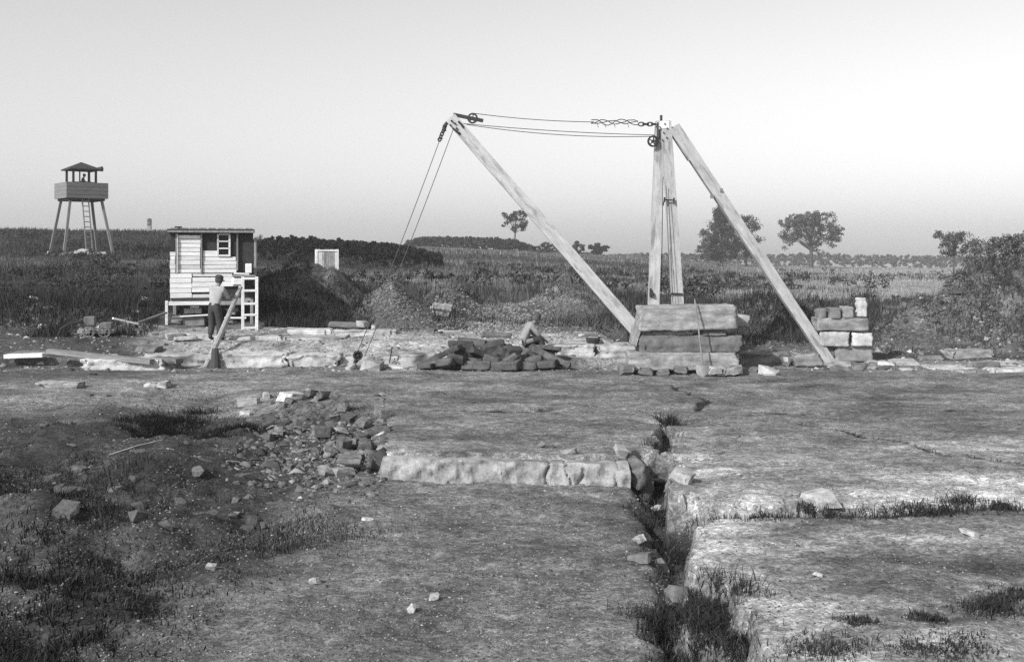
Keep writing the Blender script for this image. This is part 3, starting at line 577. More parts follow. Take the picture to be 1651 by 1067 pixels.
# ------------------------------------------------------------------ shack on stilts
th = math.atan2(9.4, 34); SX = P(343, 465, 34.0)
S = thing('shack', 'small flat roofed shack on stilts, pale boards below dark tar paper', 'shack', (SX.x, 34.0, gz(SX.x, 34.0)), th)
KS = F / 34 * 1.037; KZ = F / 34
def lx(px): return (px - 343) / KS
def lz(py): return CAMZ - (py - HY) / KZ - S.location.z
def sbox(name, a, b_, c, d, y0, y1, mat, bevel=0, parent=S, tilt=0):
    m = MB(); cx, cz = (lx(a) + lx(c)) / 2, (lz(b_) + lz(d)) / 2
    m.box((lx(a) - cx, y0, lz(d) - cz), (lx(c) - cx, y1, lz(b_) - cz)); return m.build(name, mat, parent, (cx, 0, cz), (0, R(tilt), 0), bevel)
sbox('wall', 275, 376, 409, 464, .06, 2.1, M_tar)                                        # tar paper body
sbox('roof', 270, 369.5, 411, 375.5, -.16, 2.3, M_tar, .015)
for i in range(9): sbox('roof_slat', 276 + i * 15, 367.6, 288 + i * 15, 369.6, -.12 + .02 * (i % 3), 2.2, M_oldwood)
sbox('fascia', 271, 372, 410, 375.2, -.185, -.162, M_oldwood)
rs = random.Random(5)
def boards(a, c, y0, y1, n, yo):
    e = [y0 + (y1 - y0) * i / n for i in range(n + 1)]
    for i in range(n):
        o_ = sbox('board', a + rs.uniform(-.6, .6), e[i] + .35, c + rs.uniform(-.6, .6), e[i + 1] - .25, yo + rs.uniform(-.008, .008), .06, M_board, .004, tilt=rs.uniform(-.35, .35))
boards(285, 323, 379, 440, 9, .015); boards(275, 283, 406, 440, 5, .02); boards(327, 381, 414, 440, 4, .015); boards(327, 351, 404, 414, 1, .02); boards(352, 368, 411, 414, 1, .02)
boards(275, 309, 440.5, 480, 5, -.02); boards(310, 347, 447, 471, 3, -.03); boards(310, 375, 441, 446, 1, -.01); boards(348, 392, 446, 462, 2, -.03); boards(310, 358, 474, 480, 1, -.03)
sbox('wall', 276, 464, 408, 480, .05, 2.1, M_tar)
for a in (283.5, 323.5, 381.5): sbox('batten', a, 377, a + 2.6, 441 if a < 380 else 436, -.04, .02, M_oldwood, .004)
sbox('batten', 285.9, 377, 287, 440, -.05, .02, M_board); 
wf = sbox('window', 351, 378, 371, 412, .03, .055, M_glass)
for (a, b_, c, d) in [(350, 377, 352.6, 412), (368.6, 378, 371.6, 413), (351, 410.6, 371.5, 413.4), (351, 388, 371, 390.2), (351, 399.5, 371, 401.5), (351, 377, 371, 379)]:
    m = MB(); cx, cz = wf.location.x, wf.location.z; m.box((lx(a) - cx, -.02, lz(d) - cz), (lx(c) - cx, .03, lz(b_) - cz)); m.build('window_frame', M_board, wf)
sbox('sill_beam', 276, 480, 372, 483, -.02, .1, M_tar); sbox('floor_beam', 271, 485.5, 342, 491.5, -.10, .02, M_board, .01); sbox('floor_beam', 342, 486, 400, 492, -.06, .04, M_oldwood, .01)
sbox('floor', 275, 481, 409, 486, .05, 2.1, M_oldwood)
for a, c, mt in ((267.5, 272, M_board), (404, 409, M_oldwood)): sbox('stilt', a, 484, c, 536, -.12, .02, mt, .01)
for a in (276, 404): 
    m = MB(); m.box((lx(a), 1.9, -.1), (lx(a) + .1, 2.0, lz(481))); m.build('stilt', M_oldwood, S)
sbox('corner_post', 410.5, 386, 414.5, 446, .05, .15, M_oldwood, .01)
sbox('chimney_block', 281, 364.5, 293, 368, .6, .9, M_iron, .01)
# boards and stones stored under the shack
def loose(name, label, cat, a, b_, c, d, y, dep, mat, tilt=0, group=None, bevel=.01):
    c0 = S.matrix_basis @ Vector(((lx(a) + lx(c)) / 2, y, lz(d))); hx = (lx(c) - lx(a)) / 2
    m = MB(); m.box((-hx, 0, 0), (hx, dep, lz(b_) - lz(d))); return tag(m.build(name, mat, None, c0, (0, R(tilt), th), bevel), label, cat, group)
bpy.context.view_layer.update()
loose('stone_block', 'upper pale block stored under the shack floor', 'stone block', 297, 497, 325, 505, .15, .4, M_rock, 0)
loose('stone_block', 'two-course pale block lying low under the shack', 'stone block', 295, 510, 331, 527, .2, .5, M_rock, -4, None, .03)
loose('stone_block', 'rough block under the shack beside the left stilt', 'stone block', 276, 516, 293, 529, .3, .4, M_slab, 3, None, .03)
loose('stone_block', 'dark block under the shack behind the worker legs', 'stone block', 333, 505, 352, 524, .5, .4, M_slabd, -3, None, .03)
loose('plank', 'thin plank laid under the shack above the pale blocks', 'plank', 278, 508, 336, 510.5, .1, .1, M_board, -2.5)
loose('plank', 'short plank end just below the shack floor beam', 'plank', 307, 493, 321, 496, .1, .3, M_board, 0)
loose('plank', 'grey plank under the shack to the right of the worker', 'plank', 362, 512, 398, 515, .1, .15, M_board, 1)
for i, (a, b_, c, d) in enumerate([(366, 496, 388, 503), (362, 502, 386, 508), (364, 516, 384, 523), (370, 525, 388, 534)]):
    p0 = S.matrix_basis @ Vector((lx((a + c) / 2), .35, 0)); stone('stored_stone', ['topmost loose stone between worker and step ladder', 'second loose stone between worker and step ladder', 'third loose stone between worker and step ladder', 'lowest pale stone beside the step ladder foot'][i], 'stone', p0.x, p0.y, .4, M_rock, 70 + i, 'stones under the shack', z=P(0, (b_ + d) / 2, 34.2).z, scl=((c - a) / KZ, .4, (d - b_) / KZ * 2))
loose('box', 'pale wooden box standing beside the shack on the work shelf', 'box', 396, 425, 406, 440, -.3, .25, M_board, 0)
loose('pan', 'shallow white pan on the shelf left of the wooden box', 'pan', 377, 440, 402, 443, -.35, .3, M_board, 3)
loose('work_shelf', 'rough plank shelf against the shack above the worker hands', 'shelf', 374, 443.5, 412, 446, -.42, .4, M_oldwood, 0)
loose('sack', 'pale sack hanging below the shelf beside the worker', 'sack', 373, 447, 394, 461, -.38, .3, M_board, 0, None, .06)
# step ladder frame
YL = 32.7; lp = P(404, 540, YL); LD = thing('step_ladder', 'white wooden ladder with five rungs standing at the shack corner', 'ladder', (lp.x, YL, gz(lp.x, YL)), th)
def ll(px): return (px - 404) / (F / YL * 1.03)
def lzz(py): return P(404, py, YL).z - LD.location.z
for a in (391.5, 414):
    m = MB(); m.box((ll(a) - .045, -.03, min(-.05, lzz(541))), (ll(a) + .045, .03, lzz(446))); m.build('rail', M_board, LD, bevel=.006)
for py in (449, 468.5, 489.5, 507.5, 528.5):
    m = MB(); m.box((ll(391.5), -.035, lzz(py + 1.8)), (ll(414), .045, lzz(py - 1.8))); m.build('rung', M_board, LD, bevel=.004)
# plank leaning in front of the worker
pk = thing('pole', 'round pole leaning up from the pit floor in front of the worker', 'pole', P(331, 594, 28.35)); q = pk.location
m = MB(); m.tube([(0, 0, 0), P(355, 540, 29.3) - q, P(388, 463, 30.7) - q], [.085, .075, .06], 9); m.build('shaft', M_oldwood, pk)
m = MB(); m.tube([P(346, 597, 28.25), P(347, 580, 28.25), P(347, 562, 28.3)], [.17, .11, .09], 9); tag(m.build('dark_upright', M_cap, None), 'dark upright mass against the ledge below the standing worker', 'stump')  # dark upright mass added here, widening towards its foot

# ------------------------------------------------------------------ people
def skin_mesh(name, joints, edges, mat, parent, root=0, sub=2):
    """one continuous surface grown round a jointed skeleton; joints: name -> ((x,y,z), radius)"""
    ks = list(joints); me = bpy.data.meshes.new(name)
    me.from_pydata([joints[k][0] for k in ks], [(ks.index(a), ks.index(b)) for a, b in edges], [])
    o = obj(name, me, mat, parent); o.modifiers.new('skin', 'SKIN'); 
    for i, k in enumerate(ks):
        sv = me.skin_vertices[0].data[i]; r_ = joints[k][1]; sv.radius = r_ if hasattr(r_, '__len__') else (r_, r_); sv.use_root = (i == root)
    o.modifiers['skin'].use_smooth_shade = True
    sb = o.modifiers.new('sub', 'SUBSURF'); sb.levels = sub; sb.render_levels = sub
    return o
def person(label, loc, rz, J, group=None, shirt=M_shirt, trousers=M_trou):
    """J: pelvis, waist, chest, neck, head, and per side shoulder, elbow, wrist, hip, knee, ankle, toe (local coordinates, +x is the way he faces)"""
    T = thing('person', label, 'person', loc, rz, group); V_ = {k: Vector(v) for k, v in J.items()}
    hd_ = (V_['head'] - V_['neck']).normalized(); fw = V_['face'].normalized(); sd_ = hd_.cross(fw).normalized()
    B = {'pelvis': (V_['pelvis'], .12), 'waist': (V_['waist'], (.12, .10)), 'chest': (V_['chest'], (.12, .09)), 'neckb': (V_['chest'].lerp(V_['neck'], .75), .075), 'neck': (V_['neck'], .055),
         'jaw': (V_['neck'] + hd_ * .07 + fw * .02, .066), 'face': (V_['neck'] + hd_ * .14 + fw * .015, .086), 'skull': (V_['neck'] + hd_ * .20, .085), 'nose': (V_['neck'] + hd_ * .12 + fw * .115, .013)}
    E = [('pelvis', 'waist'), ('waist', 'chest'), ('chest', 'neckb'), ('neckb', 'neck'), ('neck', 'jaw'), ('jaw', 'face'), ('face', 'skull'), ('face', 'nose')]
    for s_ in 'lr':
        sg = 1 if s_ == 'l' else -1
        B['ear' + s_] = (V_['neck'] + hd_ * .13 + sd_ * sg * .095, .016); E.append(('face', 'ear' + s_))
        sh_, el, wr, hp, kn, an, to = (V_[s_ + k] for k in ('shoulder', 'elbow', 'wrist', 'hip', 'knee', 'ankle', 'toe'))
        B.update({s_ + 'sh': (sh_, .055), s_ + 'el': (el, .045), s_ + 'wr': (wr, .03), s_ + 'hp': (hp, .09), s_ + 'kn': (kn, .06), s_ + 'an': (an, .042), s_ + 'to': (to, .035)})
        E += [('chest', s_ + 'sh'), (s_ + 'sh', s_ + 'el'), (s_ + 'el', s_ + 'wr'), ('pelvis', s_ + 'hp'), (s_ + 'hp', s_ + 'kn'), (s_ + 'kn', s_ + 'an'), (s_ + 'an', s_ + 'to')]
        d = (wr - el).normalized(); a = d.cross(Vector((0, 0, 1))).normalized() * sg; c = d.cross(a)
        pm = wr + d * .075; B[s_ + 'pm'] = (pm, .034); E.append((s_ + 'wr', s_ + 'pm'))
        for f_, (off, ln) in enumerate(((-.033, .065), (-.011, .078), (.011, .074), (.032, .058))):
            k1, k2 = f'{s_}f{f_}a', f'{s_}f{f_}b'; p1 = pm + d * (.03 + ln * .45) + a * off; p2 = p1 + d * ln * .35 + Vector((0, 0, -1)) * ln * .45
            B[k1] = (p1, .010); B[k2] = (p2, .009); E += [(s_ + 'pm', k1), (k1, k2)]
        k1, k2 = f'{s_}ta', f'{s_}tb'; p1 = wr + d * .05 - a * .045; B[k1] = (p1, .012); B[k2] = (p1 + d * .04 - a * .01 - Vector((0, 0, .012)), .010); E += [(s_ + 'wr', k1), (k1, k2)]
    skin_mesh('body', B, E, M_skin, T)
    C = {'pelvis': (V_['pelvis'] + (V_['waist'] - V_['pelvis']) * .35, (.15, .12)), 'waist': (V_['waist'], (.155, .125)), 'chest': (V_['chest'], (.20, .155)), 'nb': (V_['chest'].lerp(V_['neck'], .62), .10), 'collar': (V_['chest'].lerp(V_['neck'], .9), .07)}
    E2 = [('pelvis', 'waist'), ('waist', 'chest'), ('chest', 'nb'), ('nb', 'collar')]
    for s_ in 'lr':
        C.update({s_ + 'sh': (V_[s_ + 'shoulder'], .098), s_ + 'el': (V_[s_ + 'elbow'], .064), s_ + 'cu': (V_[s_ + 'elbow'].lerp(V_[s_ + 'wrist'], .45), .056)})
        E2 += [('chest', s_ + 'sh'), (s_ + 'sh', s_ + 'el'), (s_ + 'el', s_ + 'cu')]
    skin_mesh('shirt', C, E2, shirt, T, 1)
    Q = {'waist': (V_['pelvis'].lerp(V_['waist'], .95), (.14, .115)), 'pelvis': (V_['pelvis'], (.165, .14))}; E3 = [('waist', 'pelvis')]
    for s_ in 'lr':
        kn = V_[s_ + 'knee']; an = V_[s_ + 'ankle']
        Q.update({s_ + 'hp': (V_[s_ + 'hip'], .125), s_ + 'th': (V_[s_ + 'hip'].lerp(kn, .5), .112), s_ + 'kn': (kn, .095), s_ + 'an': (kn.lerp(an, .9), .085)})
        E3 += [('pelvis', s_ + 'hp'), (s_ + 'hp', s_ + 'th'), (s_ + 'th', s_ + 'kn'), (s_ + 'kn', s_ + 'an')]
        skin_mesh('boot', {'a': (kn.lerp(an, .8), .058), 'b': (an, .06), 'c': (an.lerp(V_[s_ + 'toe'], .55) + Vector((0, 0, -.005)), .052), 'd': (V_[s_ + 'toe'], .045)}, [('a', 'b'), ('b', 'c'), ('c', 'd')], M_boot, T)
    skin_mesh('trousers', Q, E3, trousers, T, 1)
    base = V_['neck'] + hd_ * .19; m = MB(); V2 = []; F2 = []; n = 14
    for i in range(5):
        for k in range(n):
            q = 2 * math.pi * k / n; rr_ = (.108, .114, .112, .085, .03)[i]; V2.append(base + (fw * math.cos(q) + sd_ * math.sin(q)) * rr_ - fw * .005 + hd_ * (-.015, .02, .06, .085, .095)[i])
    for i in range(4):
        for k in range(n): F2.append([i * n + k, i * n + (k + 1) % n, i * n + n + (k + 1) % n, i * n + n + k])
    F2.append([4 * n + k for k in range(n)]); m.add(V2, F2)
    for k in range(-3, 3):
        q, q2 = k * .3, (k + 1) * .3
        pts = [base + (fw * math.cos(x_) + sd_ * math.sin(x_)) * r_ - hd_ * dz_ for x_, r_, dz_ in ((q, .1, .01), (q2, .1, .01), (q2, .165, .03), (q, .165, .03))]; m.add(pts, [[0, 1, 2, 3]])
    m.build('cap', M_cap, T)
    m = MB(); V2 = []; F2 = []                             # hair round the back and sides of the head
    for i in range(6):
        for k in range(11):
            q = math.pi * (.42 + 1.16 * k / 10); rr_ = (.075, .094, .104, .106, .104, .10)[i]; V2.append(V_['neck'] + hd_ * (.055 + .03 * i) + (fw * math.cos(q) + sd_ * math.sin(q)) * rr_ + fw * .008)
    for i in range(5):
        for k in range(10): F2.append([i * 11 + k, i * 11 + k + 1, i * 11 + k + 12, i * 11 + k + 11])
    m.add(V2, F2); hr = m.build('hair', M_cap, T); hs_ = hr.modifiers.new('s', 'SOLIDIFY'); hs_.thickness = .012
    return T
STAND = dict(pelvis=(0, 0, .93), waist=(.03, 0, 1.10), chest=(.10, 0, 1.34), neck=(.17, 0, 1.53), head=(.22, 0, 1.75), face=(.95, 0, -.3),
             lshoulder=(.11, .19, 1.43), lelbow=(.26, .25, 1.18), lwrist=(.50, .17, 1.20), rshoulder=(.11, -.19, 1.43), relbow=(.28, -.23, 1.17), rwrist=(.52, -.14, 1.22),
             lhip=(0, .10, .90), lknee=(.05, .12, .50), lankle=(-.03, .13, .09), ltoe=(.14, .15, .04), rhip=(0, -.10, .90), rknee=(.07, -.12, .50), rankle=(.05, -.13, .09), rtoe=(.22, -.15, .04))
pz = P(346, 548, 30.0)
person('worker in pale shirt and dark trousers standing with his back turned near the shack', (pz.x, 30.0, max(gz(pz.x, 30.0), pz.z - .02)), R(68), STAND)
SIT = dict(pelvis=(0, 0, .14), waist=(.05, 0, .30), chest=(.17, 0, .50), neck=(.30, 0, .63), head=(.40, 0, .82), face=(.85, 0, -.5),
           lshoulder=(.19, .18, .57), lelbow=(.34, .24, .32), lwrist=(.52, .16, .22), rshoulder=(.19, -.18, .57), relbow=(.36, -.22, .33), rwrist=(.54, -.12, .20),
           lhip=(.05, .10, .12), lknee=(.45, .18, .20), lankle=(.50, .18, -.22), ltoe=(.68, .2, -.27), rhip=(.05, -.10, .12), rknee=(.45, -.16, .22), rankle=(.55, -.16, -.2), rtoe=(.72, -.17, -.25))
pz = P(843, 555, 28.75)
person('worker in grey shirt sitting bent over behind the heap of dark slabs', (pz.x, 28.75, pz.z - .06), R(14), SIT, shirt=surf('grey_shirt_cloth', .23, .2, 7, 40, bump=.5, rand=.1))
stone('seat_stone', 'flat stone under the seated worker behind the heap', 'stone', pz.x, 28.75, .7, M_rock, 55, z=pz.z - .17, scl=(.7, .6, .5), rot=(0, 0, .3))

# ------------------------------------------------------------------ guard tower
TX = P(131, 405, 80.0); tz = gz(TX.x, 80.0); th2 = R(38.6)
T = thing('guard_tower', 'timber guard tower with grey parapet and dark pyramid roof on the left hill', 'watchtower', (TX.x, 80.0, tz), th2)
def tzv(py): return CAMZ - (py - HY) / (F / 80) - tz
zfl = tzv(321); zpt = tzv(296); zev = tzv(273.5); zap = tzv(261.5)
for sx in (-1, 1):
    for sy in (-1, 1):
        o_ = beam('leg', (sx * 1.8, sy * 1.8, -.4), (sx * 1.1, sy * 1.1, zfl), .17, .17, M_greyl, T, local=True)
hw = 1.48
m = MB(); m.box((-1.3, -1.3, zfl - .16), (1.3, 1.3, zfl + .06)); m.build('platform', M_tar, T)
for nm, a, c in (('front', (-hw, -hw, zfl), (hw, -hw + .06, zpt)), ('back', (-hw, hw - .06, zfl), (hw, hw, zpt)), ('left', (-hw, -hw + .063, zfl), (-hw + .06, hw - .063, zpt)), ('right', (hw - .06, -hw + .063, zfl), (hw, hw - .063, zpt))):
    m = MB(); m.box(a, c); pp = m.build('parapet_panel', M_grey, T)
    for k in range(3):
        zz = zfl + (zpt - zfl) * (k + 1) / 4; e = .012; m = MB(); m.box((a[0] - e, a[1] - e, zz - .012), (c[0] + e, c[1] + e, zz + .012)); m.build('board_joint', M_greyl, pp)
cw = .80
for sx in (-1, 1):
    for sy in (-1, 1):
        m = MB(); m.box((sx * cw - .07, sy * cw - .07, zfl), (sx * cw + .07, sy * cw + .07, zev)); m.build('cabin_post', M_tar, T)
for k in (-.35, .35):
    m = MB(); m.box((k - .04, -cw - .04, zpt), (k + .04, -cw + .04, zev)); m.build('mullion', M_tar, T)
for a, c in (((-cw, -cw - .03, zfl), (cw, -cw + .03, zpt + .08)), ((-cw, cw - .03, zfl), (cw, cw + .03, zpt + .08)), ((-cw - .03, -cw, zfl), (-cw + .03, cw, zpt + .08)), ((cw - .03, -cw, zfl), (cw + .03, cw, zpt + .08))):
    m = MB(); m.box(a, c); m.build('cabin_wall', M_tar, T)
m = MB(); e = 1.12; m.add([(-e, -e, zev), (e, -e, zev), (e, e, zev), (-e, e, zev), (0, 0, zap), (-e, -e, zev - .09), (e, -e, zev - .09), (e, e, zev - .09), (-e, e, zev - .09)], [[0, 1, 4], [1, 2, 4], [2, 3, 4], [3, 0, 4], [0, 5, 6, 1], [1, 6, 7, 2], [2, 7, 8, 3], [3, 8, 5, 0], [8, 7, 6, 5]]); m.build('roof', M_tar, T)
m = MB(); m.tube([(.95, -.75, zev + .02), (1.2, -1.0, zev + .04)], [.13, .2], 10); m.build('searchlight', M_iron, T)
for sx in (-.22, .22):
    m = MB(); m.tube([(sx + .1, -1.75, -.3), (sx - .1, -1.25, zfl + .1)], .05, 5); m.build('ladder_rail', M_greyl, T)
for k in range(11):
    t_ = (k + .5) / 11; m = MB(); zz = -.1 + (zfl + .1) * t_; yy = -1.73 + .47 * t_; xx = .1 - .2 * t_; m.tube([(xx - .22, yy, zz), (xx + .22, yy, zz)], .035, 5); m.build('ladder_rung', M_greyl, T)
GST = dict(STAND); gp = Vector((TX.x, 80.0, tz + zfl + .06))
person('guard standing inside the cabin of the tower, only head and shoulders showing', gp, R(20), GST, shirt=M_cap)
rs = random.Random(17)
for i, (px, py) in enumerate([(80, 404), (94, 405), (103, 403), (114, 406), (124, 410), (134, 407), (158, 410), (163, 406), (168, 409), (86, 408), (146, 408)]):
    v = W(px, py, tz) if False else ((px - CX) / F * (79.2 - .15 * (py - 400)), 79.2 - .15 * (py - 400))
    stone('footing_stone', 'pale stone piled round the feet of the guard tower', 'stone', v[0], v[1], rs.uniform(.35, .75), M_pale if i in (6, 7, 8, 4) else M_rock, 600 + i, 'stones at the tower feet', sink=.1)
# far water tower
wx = (241 - CX) / F * 420; wg = gz(wx, 420)
wt = thing('water_tower', 'tiny water tank on stilts far away behind the left hill', 'water tower', (wx, 420, wg)); k = 420 / F; zt = CAMZ + (HY - 352) * k - wg; zb = CAMZ + (HY - 364) * k - wg
m = MB(); m.tube([(0, 0, zb), (0, 0, zt - .3), (0, 0, zt)], [.85, .85, .2], 12); m.build('tank', M_iron, wt)
for a in range(4):
    m = MB(); q = a * 1.571 + .6; m.tube([(math.cos(q) * 1.1, math.sin(q) * 1.1, 0), (math.cos(q) * .7, math.sin(q) * .7, zb)], .16, 5); m.build('leg', M_oldwood, wt)
m = MB(); m.ring((0, 0, (zb + zt) / 2 - .3), (0, 0, 1), .95, .1, .15, 12); m.build('band', M_oldwood, wt)
m = MB(); m.box((-.45, -.45, zb - 1.2), (.45, .45, zb - .4)); m.build('pump_box', M_oldwood, wt)

# ------------------------------------------------------------------ small things about the pit
cx = P(527, 428, 38.9); CRT = thing('crate', 'weathered white tub of upright staves standing on the dark weedy mound', 'tub', (cx.x, 38.9, gz(cx.x, 38.9) - .05), .25)
zc = P(0, 402, 38.9).z - CRT.location.z; zl = max(0, P(0, 427, 38.9).z - CRT.location.z)
for k in range(9):
    m = MB(); m.box((-.34 + k * .075, -.3, 0), (-.27 + k * .075, -.27, zc - .01 * (k % 3))); m.build('stave', M_board if k in (0, 1, 8) else M_rock, CRT)
for a, c in (((-.40, -.32, 0), (-.345, .3, zc)), ((.34, -.32, 0), (.39, .3, zc)), ((-.345, -.325, zc - .07), (.34, -.30, zc - .01))):
    m = MB(); m.box(a, c); m.build('side_board', M_board, CRT)
m = MB(); m.box((-.34, .26, 0), (.34, .3, zc - .03)); m.build('back_board', M_oldwood, CRT)
# wheeled machine in the weeds at left
c0 = P(150, 548, 30.3); CT = thing('wheeled_cart', 'old two-wheeled machine cart standing in dark weeds left of the shack', 'cart', (c0.x, 30.3, gz(c0.x, 30.3)), R(12)); q = CT.location; zz = P(0, 535, 30.3).z - q.z
def cl(px): return (px - 150) / (F / 30.3)
for px in (144, 168): wheel('wheel', (cl(px), -.1, zz), .165, CT, (0, -1, 0), 6, .06)
for o_ in CT.children: o_.data.materials.clear(); o_.data.materials.append(M_slabd)
m = MB(); m.box((cl(126), 0, zz - .05), (cl(182), .6, zz + .06)); m.build('frame', M_oldwood, CT, bevel=.01)
m = MB(); m.box((cl(135), .05, zz + .17), (cl(152), .4, zz + .42)); m.build('engine_box', M_slabd, CT, bevel=.02)
m = MB(); m.tube([(cl(95), 0, zz - .2), (cl(101), 0, zz + .1), (cl(114), 0, zz + .24), (cl(132), 0, zz + .3)], .03, 6); m.build('fender', M_tar, CT)
m = MB(); m.box((cl(160), .05, zz + .06), (cl(178), .4, zz + .25)); m.build('toolbox', M_dark, CT, bevel=.02)
def plank(label, pa, pb, Ya, Yb, wd, mat, name='plank', group=None, th_=.05):
    a = P(*pa, Ya); b2 = P(*pb, Yb); e_ = bpy.data.objects.new('tmp', None); o_ = beam(name, a, b2, wd, th_, mat, None, face=(0, 0, 1)); bpy.data.objects.remove(e_); return tag(o_, label, 'plank', group)
plank('grey plank propped on a trestle between the cart and the shack', (182, 513), (222, 522), 31, 31.4, .14, M_board)
plank('dark pole rising from the trestle toward the shack', (218, 522), (268, 504), 31.4, 33, .08, M_oldwood)
plank('short upright trestle post left of the shack', (212, 540), (211, 520), 31.4, 31.4, .08, M_oldwood)
plank('long weathered beam lying across the ledge at the left edge', (78, 566), (245, 583), 28.2, 27.6, .22, M_oldwood, th_=.12)
plank('plank stub lying at the left edge above the pale ledge', (10, 574), (72, 572), 28.4, 28.4, .3, M_board, th_=.1)
plank('dark upright post standing at the left ledge', (149, 618), (150, 602), 26.6, 26.6, .14, M_tar, th_=.14)
slab('stone_slab', 'pale block at the left edge of the upper floor', 'stone slab', 55, 618, 130, 634, 23.8, .6, M_ledge, 91, None, .05)
slab('stone_slab', 'rough pale slab lying on the floor near the left weeds', 'stone slab', 226, 618, 272, 630, 24.2, .5, M_pale, 92, None, .05)
stone('white_stone', 'large bright white stone on the floor at the weed edge', 'stone', *W(471, 640), .62, M_pale, 93, scl=(.55, .4, .38), rot=(.1, .1, .9))
stone('white_stone', 'pale flat stone left of the bright white stone', 'stone', *W(402, 638), .5, M_rock, 94, scl=(.5, .3, .25), rot=(0, 0, .1))
stone('white_stone', 'small pale stone between two larger white stones on the floor', 'stone', *W(429, 633), .24, M_pale, 95)
stone('white_stone', 'thin white stone below the pale flat stone', 'stone', *W(398, 647), .3, M_pale, 96, scl=(.34, .2, .16))
dk = thing('iron_bucket', 'dark iron bucket standing on the pale ledge left of the derrick', 'bucket', (P(956, 557, 29.6).x, 29.6, P(956, 557, 29.6).z))
m = MB(); m.tube([(0, 0, 0), (0, 0, .2)], [.16, .2], 12); m.build('body', M_iron, dk); m = MB(); m.tube([(-.19, 0, .2), (-.12, 0, .27), (.12, 0, .27), (.19, 0, .2)], .012, 5); m.build('handle', M_iron, dk)
stone('rough_stone', 'rounded grey stone beside the iron bucket on the ledge', 'stone', P(981, 555, 29.8).x, 29.8, .5, M_slab, 97, z=P(981, 552, 29.8).z, scl=(.5, .4, .35))
plank('flat board lying on the ledge between heap and bucket', (905, 556), (945, 556), 29.3, 29.3, .2, M_oldwood)

# rubble by the left end of the pale ledge
rs = random.Random(23)
for i in range(150):
    px = min(616, rs.gauss(535, 66)); py = min(768, max(660, rs.gauss(715, 27) - (590 - px) * .06)); 
    if px > 600 and py > 750: continue
    x_, y_ = W(px, py, -.18); sz = rs.choice([.09, .11, .13, .16, .19, .23, .3]) * (.75 if px < 500 else 1)
    stone('rubble_stone', 'angular broken stone in the rubble left of the pale ledge', 'stone', x_, y_, sz, rs.choice([M_dark, M_dark, M_dark, M_slabd, M_slab]), 700 + i, 'rubble left of the pale ledge', sink=.12 if i % 2 else 0)
slab('stone_slab', 'long flat stone low in the rubble left of the pale ledge', 'stone slab', 535, 737, 590, 748, 16.0, .35, M_slabd, 98, None, .03)
rs2 = random.Random(91)
for i in range(70):
    px = rs2.uniform(40, 450); py = rs2.uniform(640, 860); x_, y_ = W(px, py, -.2)
    stone('soil_lump', 'half buried lump of dark stone in the broken soil at the left', 'stone', x_, y_, rs2.choice([.1, .13, .17, .22, .3]), rs2.choice([M_dark, M_dirt, M_dirt]), 1200 + i, 'lumps in the left soil', sink=.42)
# loose stones at the chasm head and ledge foot
for i, (px, py, sz, mt) in enumerate([(1000, 770, .26, M_pale), (1012, 778, .40, M_rock), (1030, 770, .3, M_dark), (920, 764, .30, M_rock), (905, 770, .22, M_pale), (882, 752, .24, M_dark), (840, 771, .2, M_rock), (1042, 775, .25, M_rock), (1060, 790, .2, M_pale), (1100, 780, .45, M_pale), (1085, 760, .4, M_dark),
        (1028, 872, .17, M_pale), (1062, 895, .33, M_slabd), (1036, 905, .25, M_slabd), (1100, 950, .3, M_slabd), (1078, 948, .22, M_dark), (1200, 832, .2, M_pale), (1320, 816, .4, M_pale), (1565, 868, .24, M_pale), (1320, 922, .13, M_pale), (593, 846, .18, M_pale), (665, 985, .12, M_pale), (700, 968, .12, M_pale), (508, 940, .12, M_pale), (340, 933, .12, M_pale), (1045, 745, .3, M_dark), (1066, 735, .3, M_dark), (1055, 760, .26, M_slabd)]):
    zl_ = -.32 if (px < 1110 and i not in (9, 10)) else -.03
    x_, y_ = W(px, py, zl_)
    wh = {0: 'white stone at the right foot of the pale ledge', 1: 'broad grey stone in front of the ledge end by the chasm', 3: 'tooth shaped stone against the foot of the pale ledge', 5: 'dark stone against the face of the pale ledge', 9: 'pale broken block on the right lip of the chasm', 11: 'pale wedge stone on the lower floor left of the chasm', 12: 'rounded grey stone on the left rim of the chasm', 17: 'flat white stone on the front edge of the right slab', 18: 'white stone lying alone on the right foreground slab', 20: 'pale oval stone on the weedy hummock'}.get(i)
    wh = wh or {2: 'dark stone behind the broad grey stone at the chasm', 4: 'small white stone beside the tooth shaped stone', 6: 'small grey stone at the middle foot of the pale ledge', 7: 'grey stone inside the mouth of the chasm', 8: 'small white stone low in the chasm mouth', 10: 'dark stone jammed high in the chasm', 13: 'flat grey stone left of the rounded stone on the chasm rim', 14: 'grey stone in the weeds at the near end of the chasm', 15: 'small dark stone beside the weeds at the near end of the chasm', 16: 'small white stone on the weedy joint of the right slab', 19: 'tiny white stone on the middle of the right foreground slab',
        21: 'white pebble at the bottom edge of the lower floor', 22: 'second white pebble near the bottom edge of the lower floor', 23: 'white pebble on the lower floor below the weedy hummock', 24: 'white pebble at the edge of the left weeds', 25: 'dark stone in the upper left wall of the chasm', 26: 'uppermost dark stone in the chasm head', 27: 'lowest dark stone in the chasm head'}[i]
    stone('loose_stone', wh, 'stone', x_, y_, sz, mt, 850 + i, 'loose stones round the chasm', sink=.2)
me = slab_mesh('chasm_block', .34, .5, .5, 77, .02, .045, .07); xx_, yy_ = W(1040, 752, -.1)
tag(obj('chasm_block', me, M_dark, None, (xx_, yy_, -.52), (R(8), R(-24), R(20))), 'dark tilted block leaning into the head of the chasm', 'stone block')
me = slab_mesh('chasm_block', .22, .4, .38, 78, .02, .045, .06); xx_, yy_ = W(1086, 752, -.1)
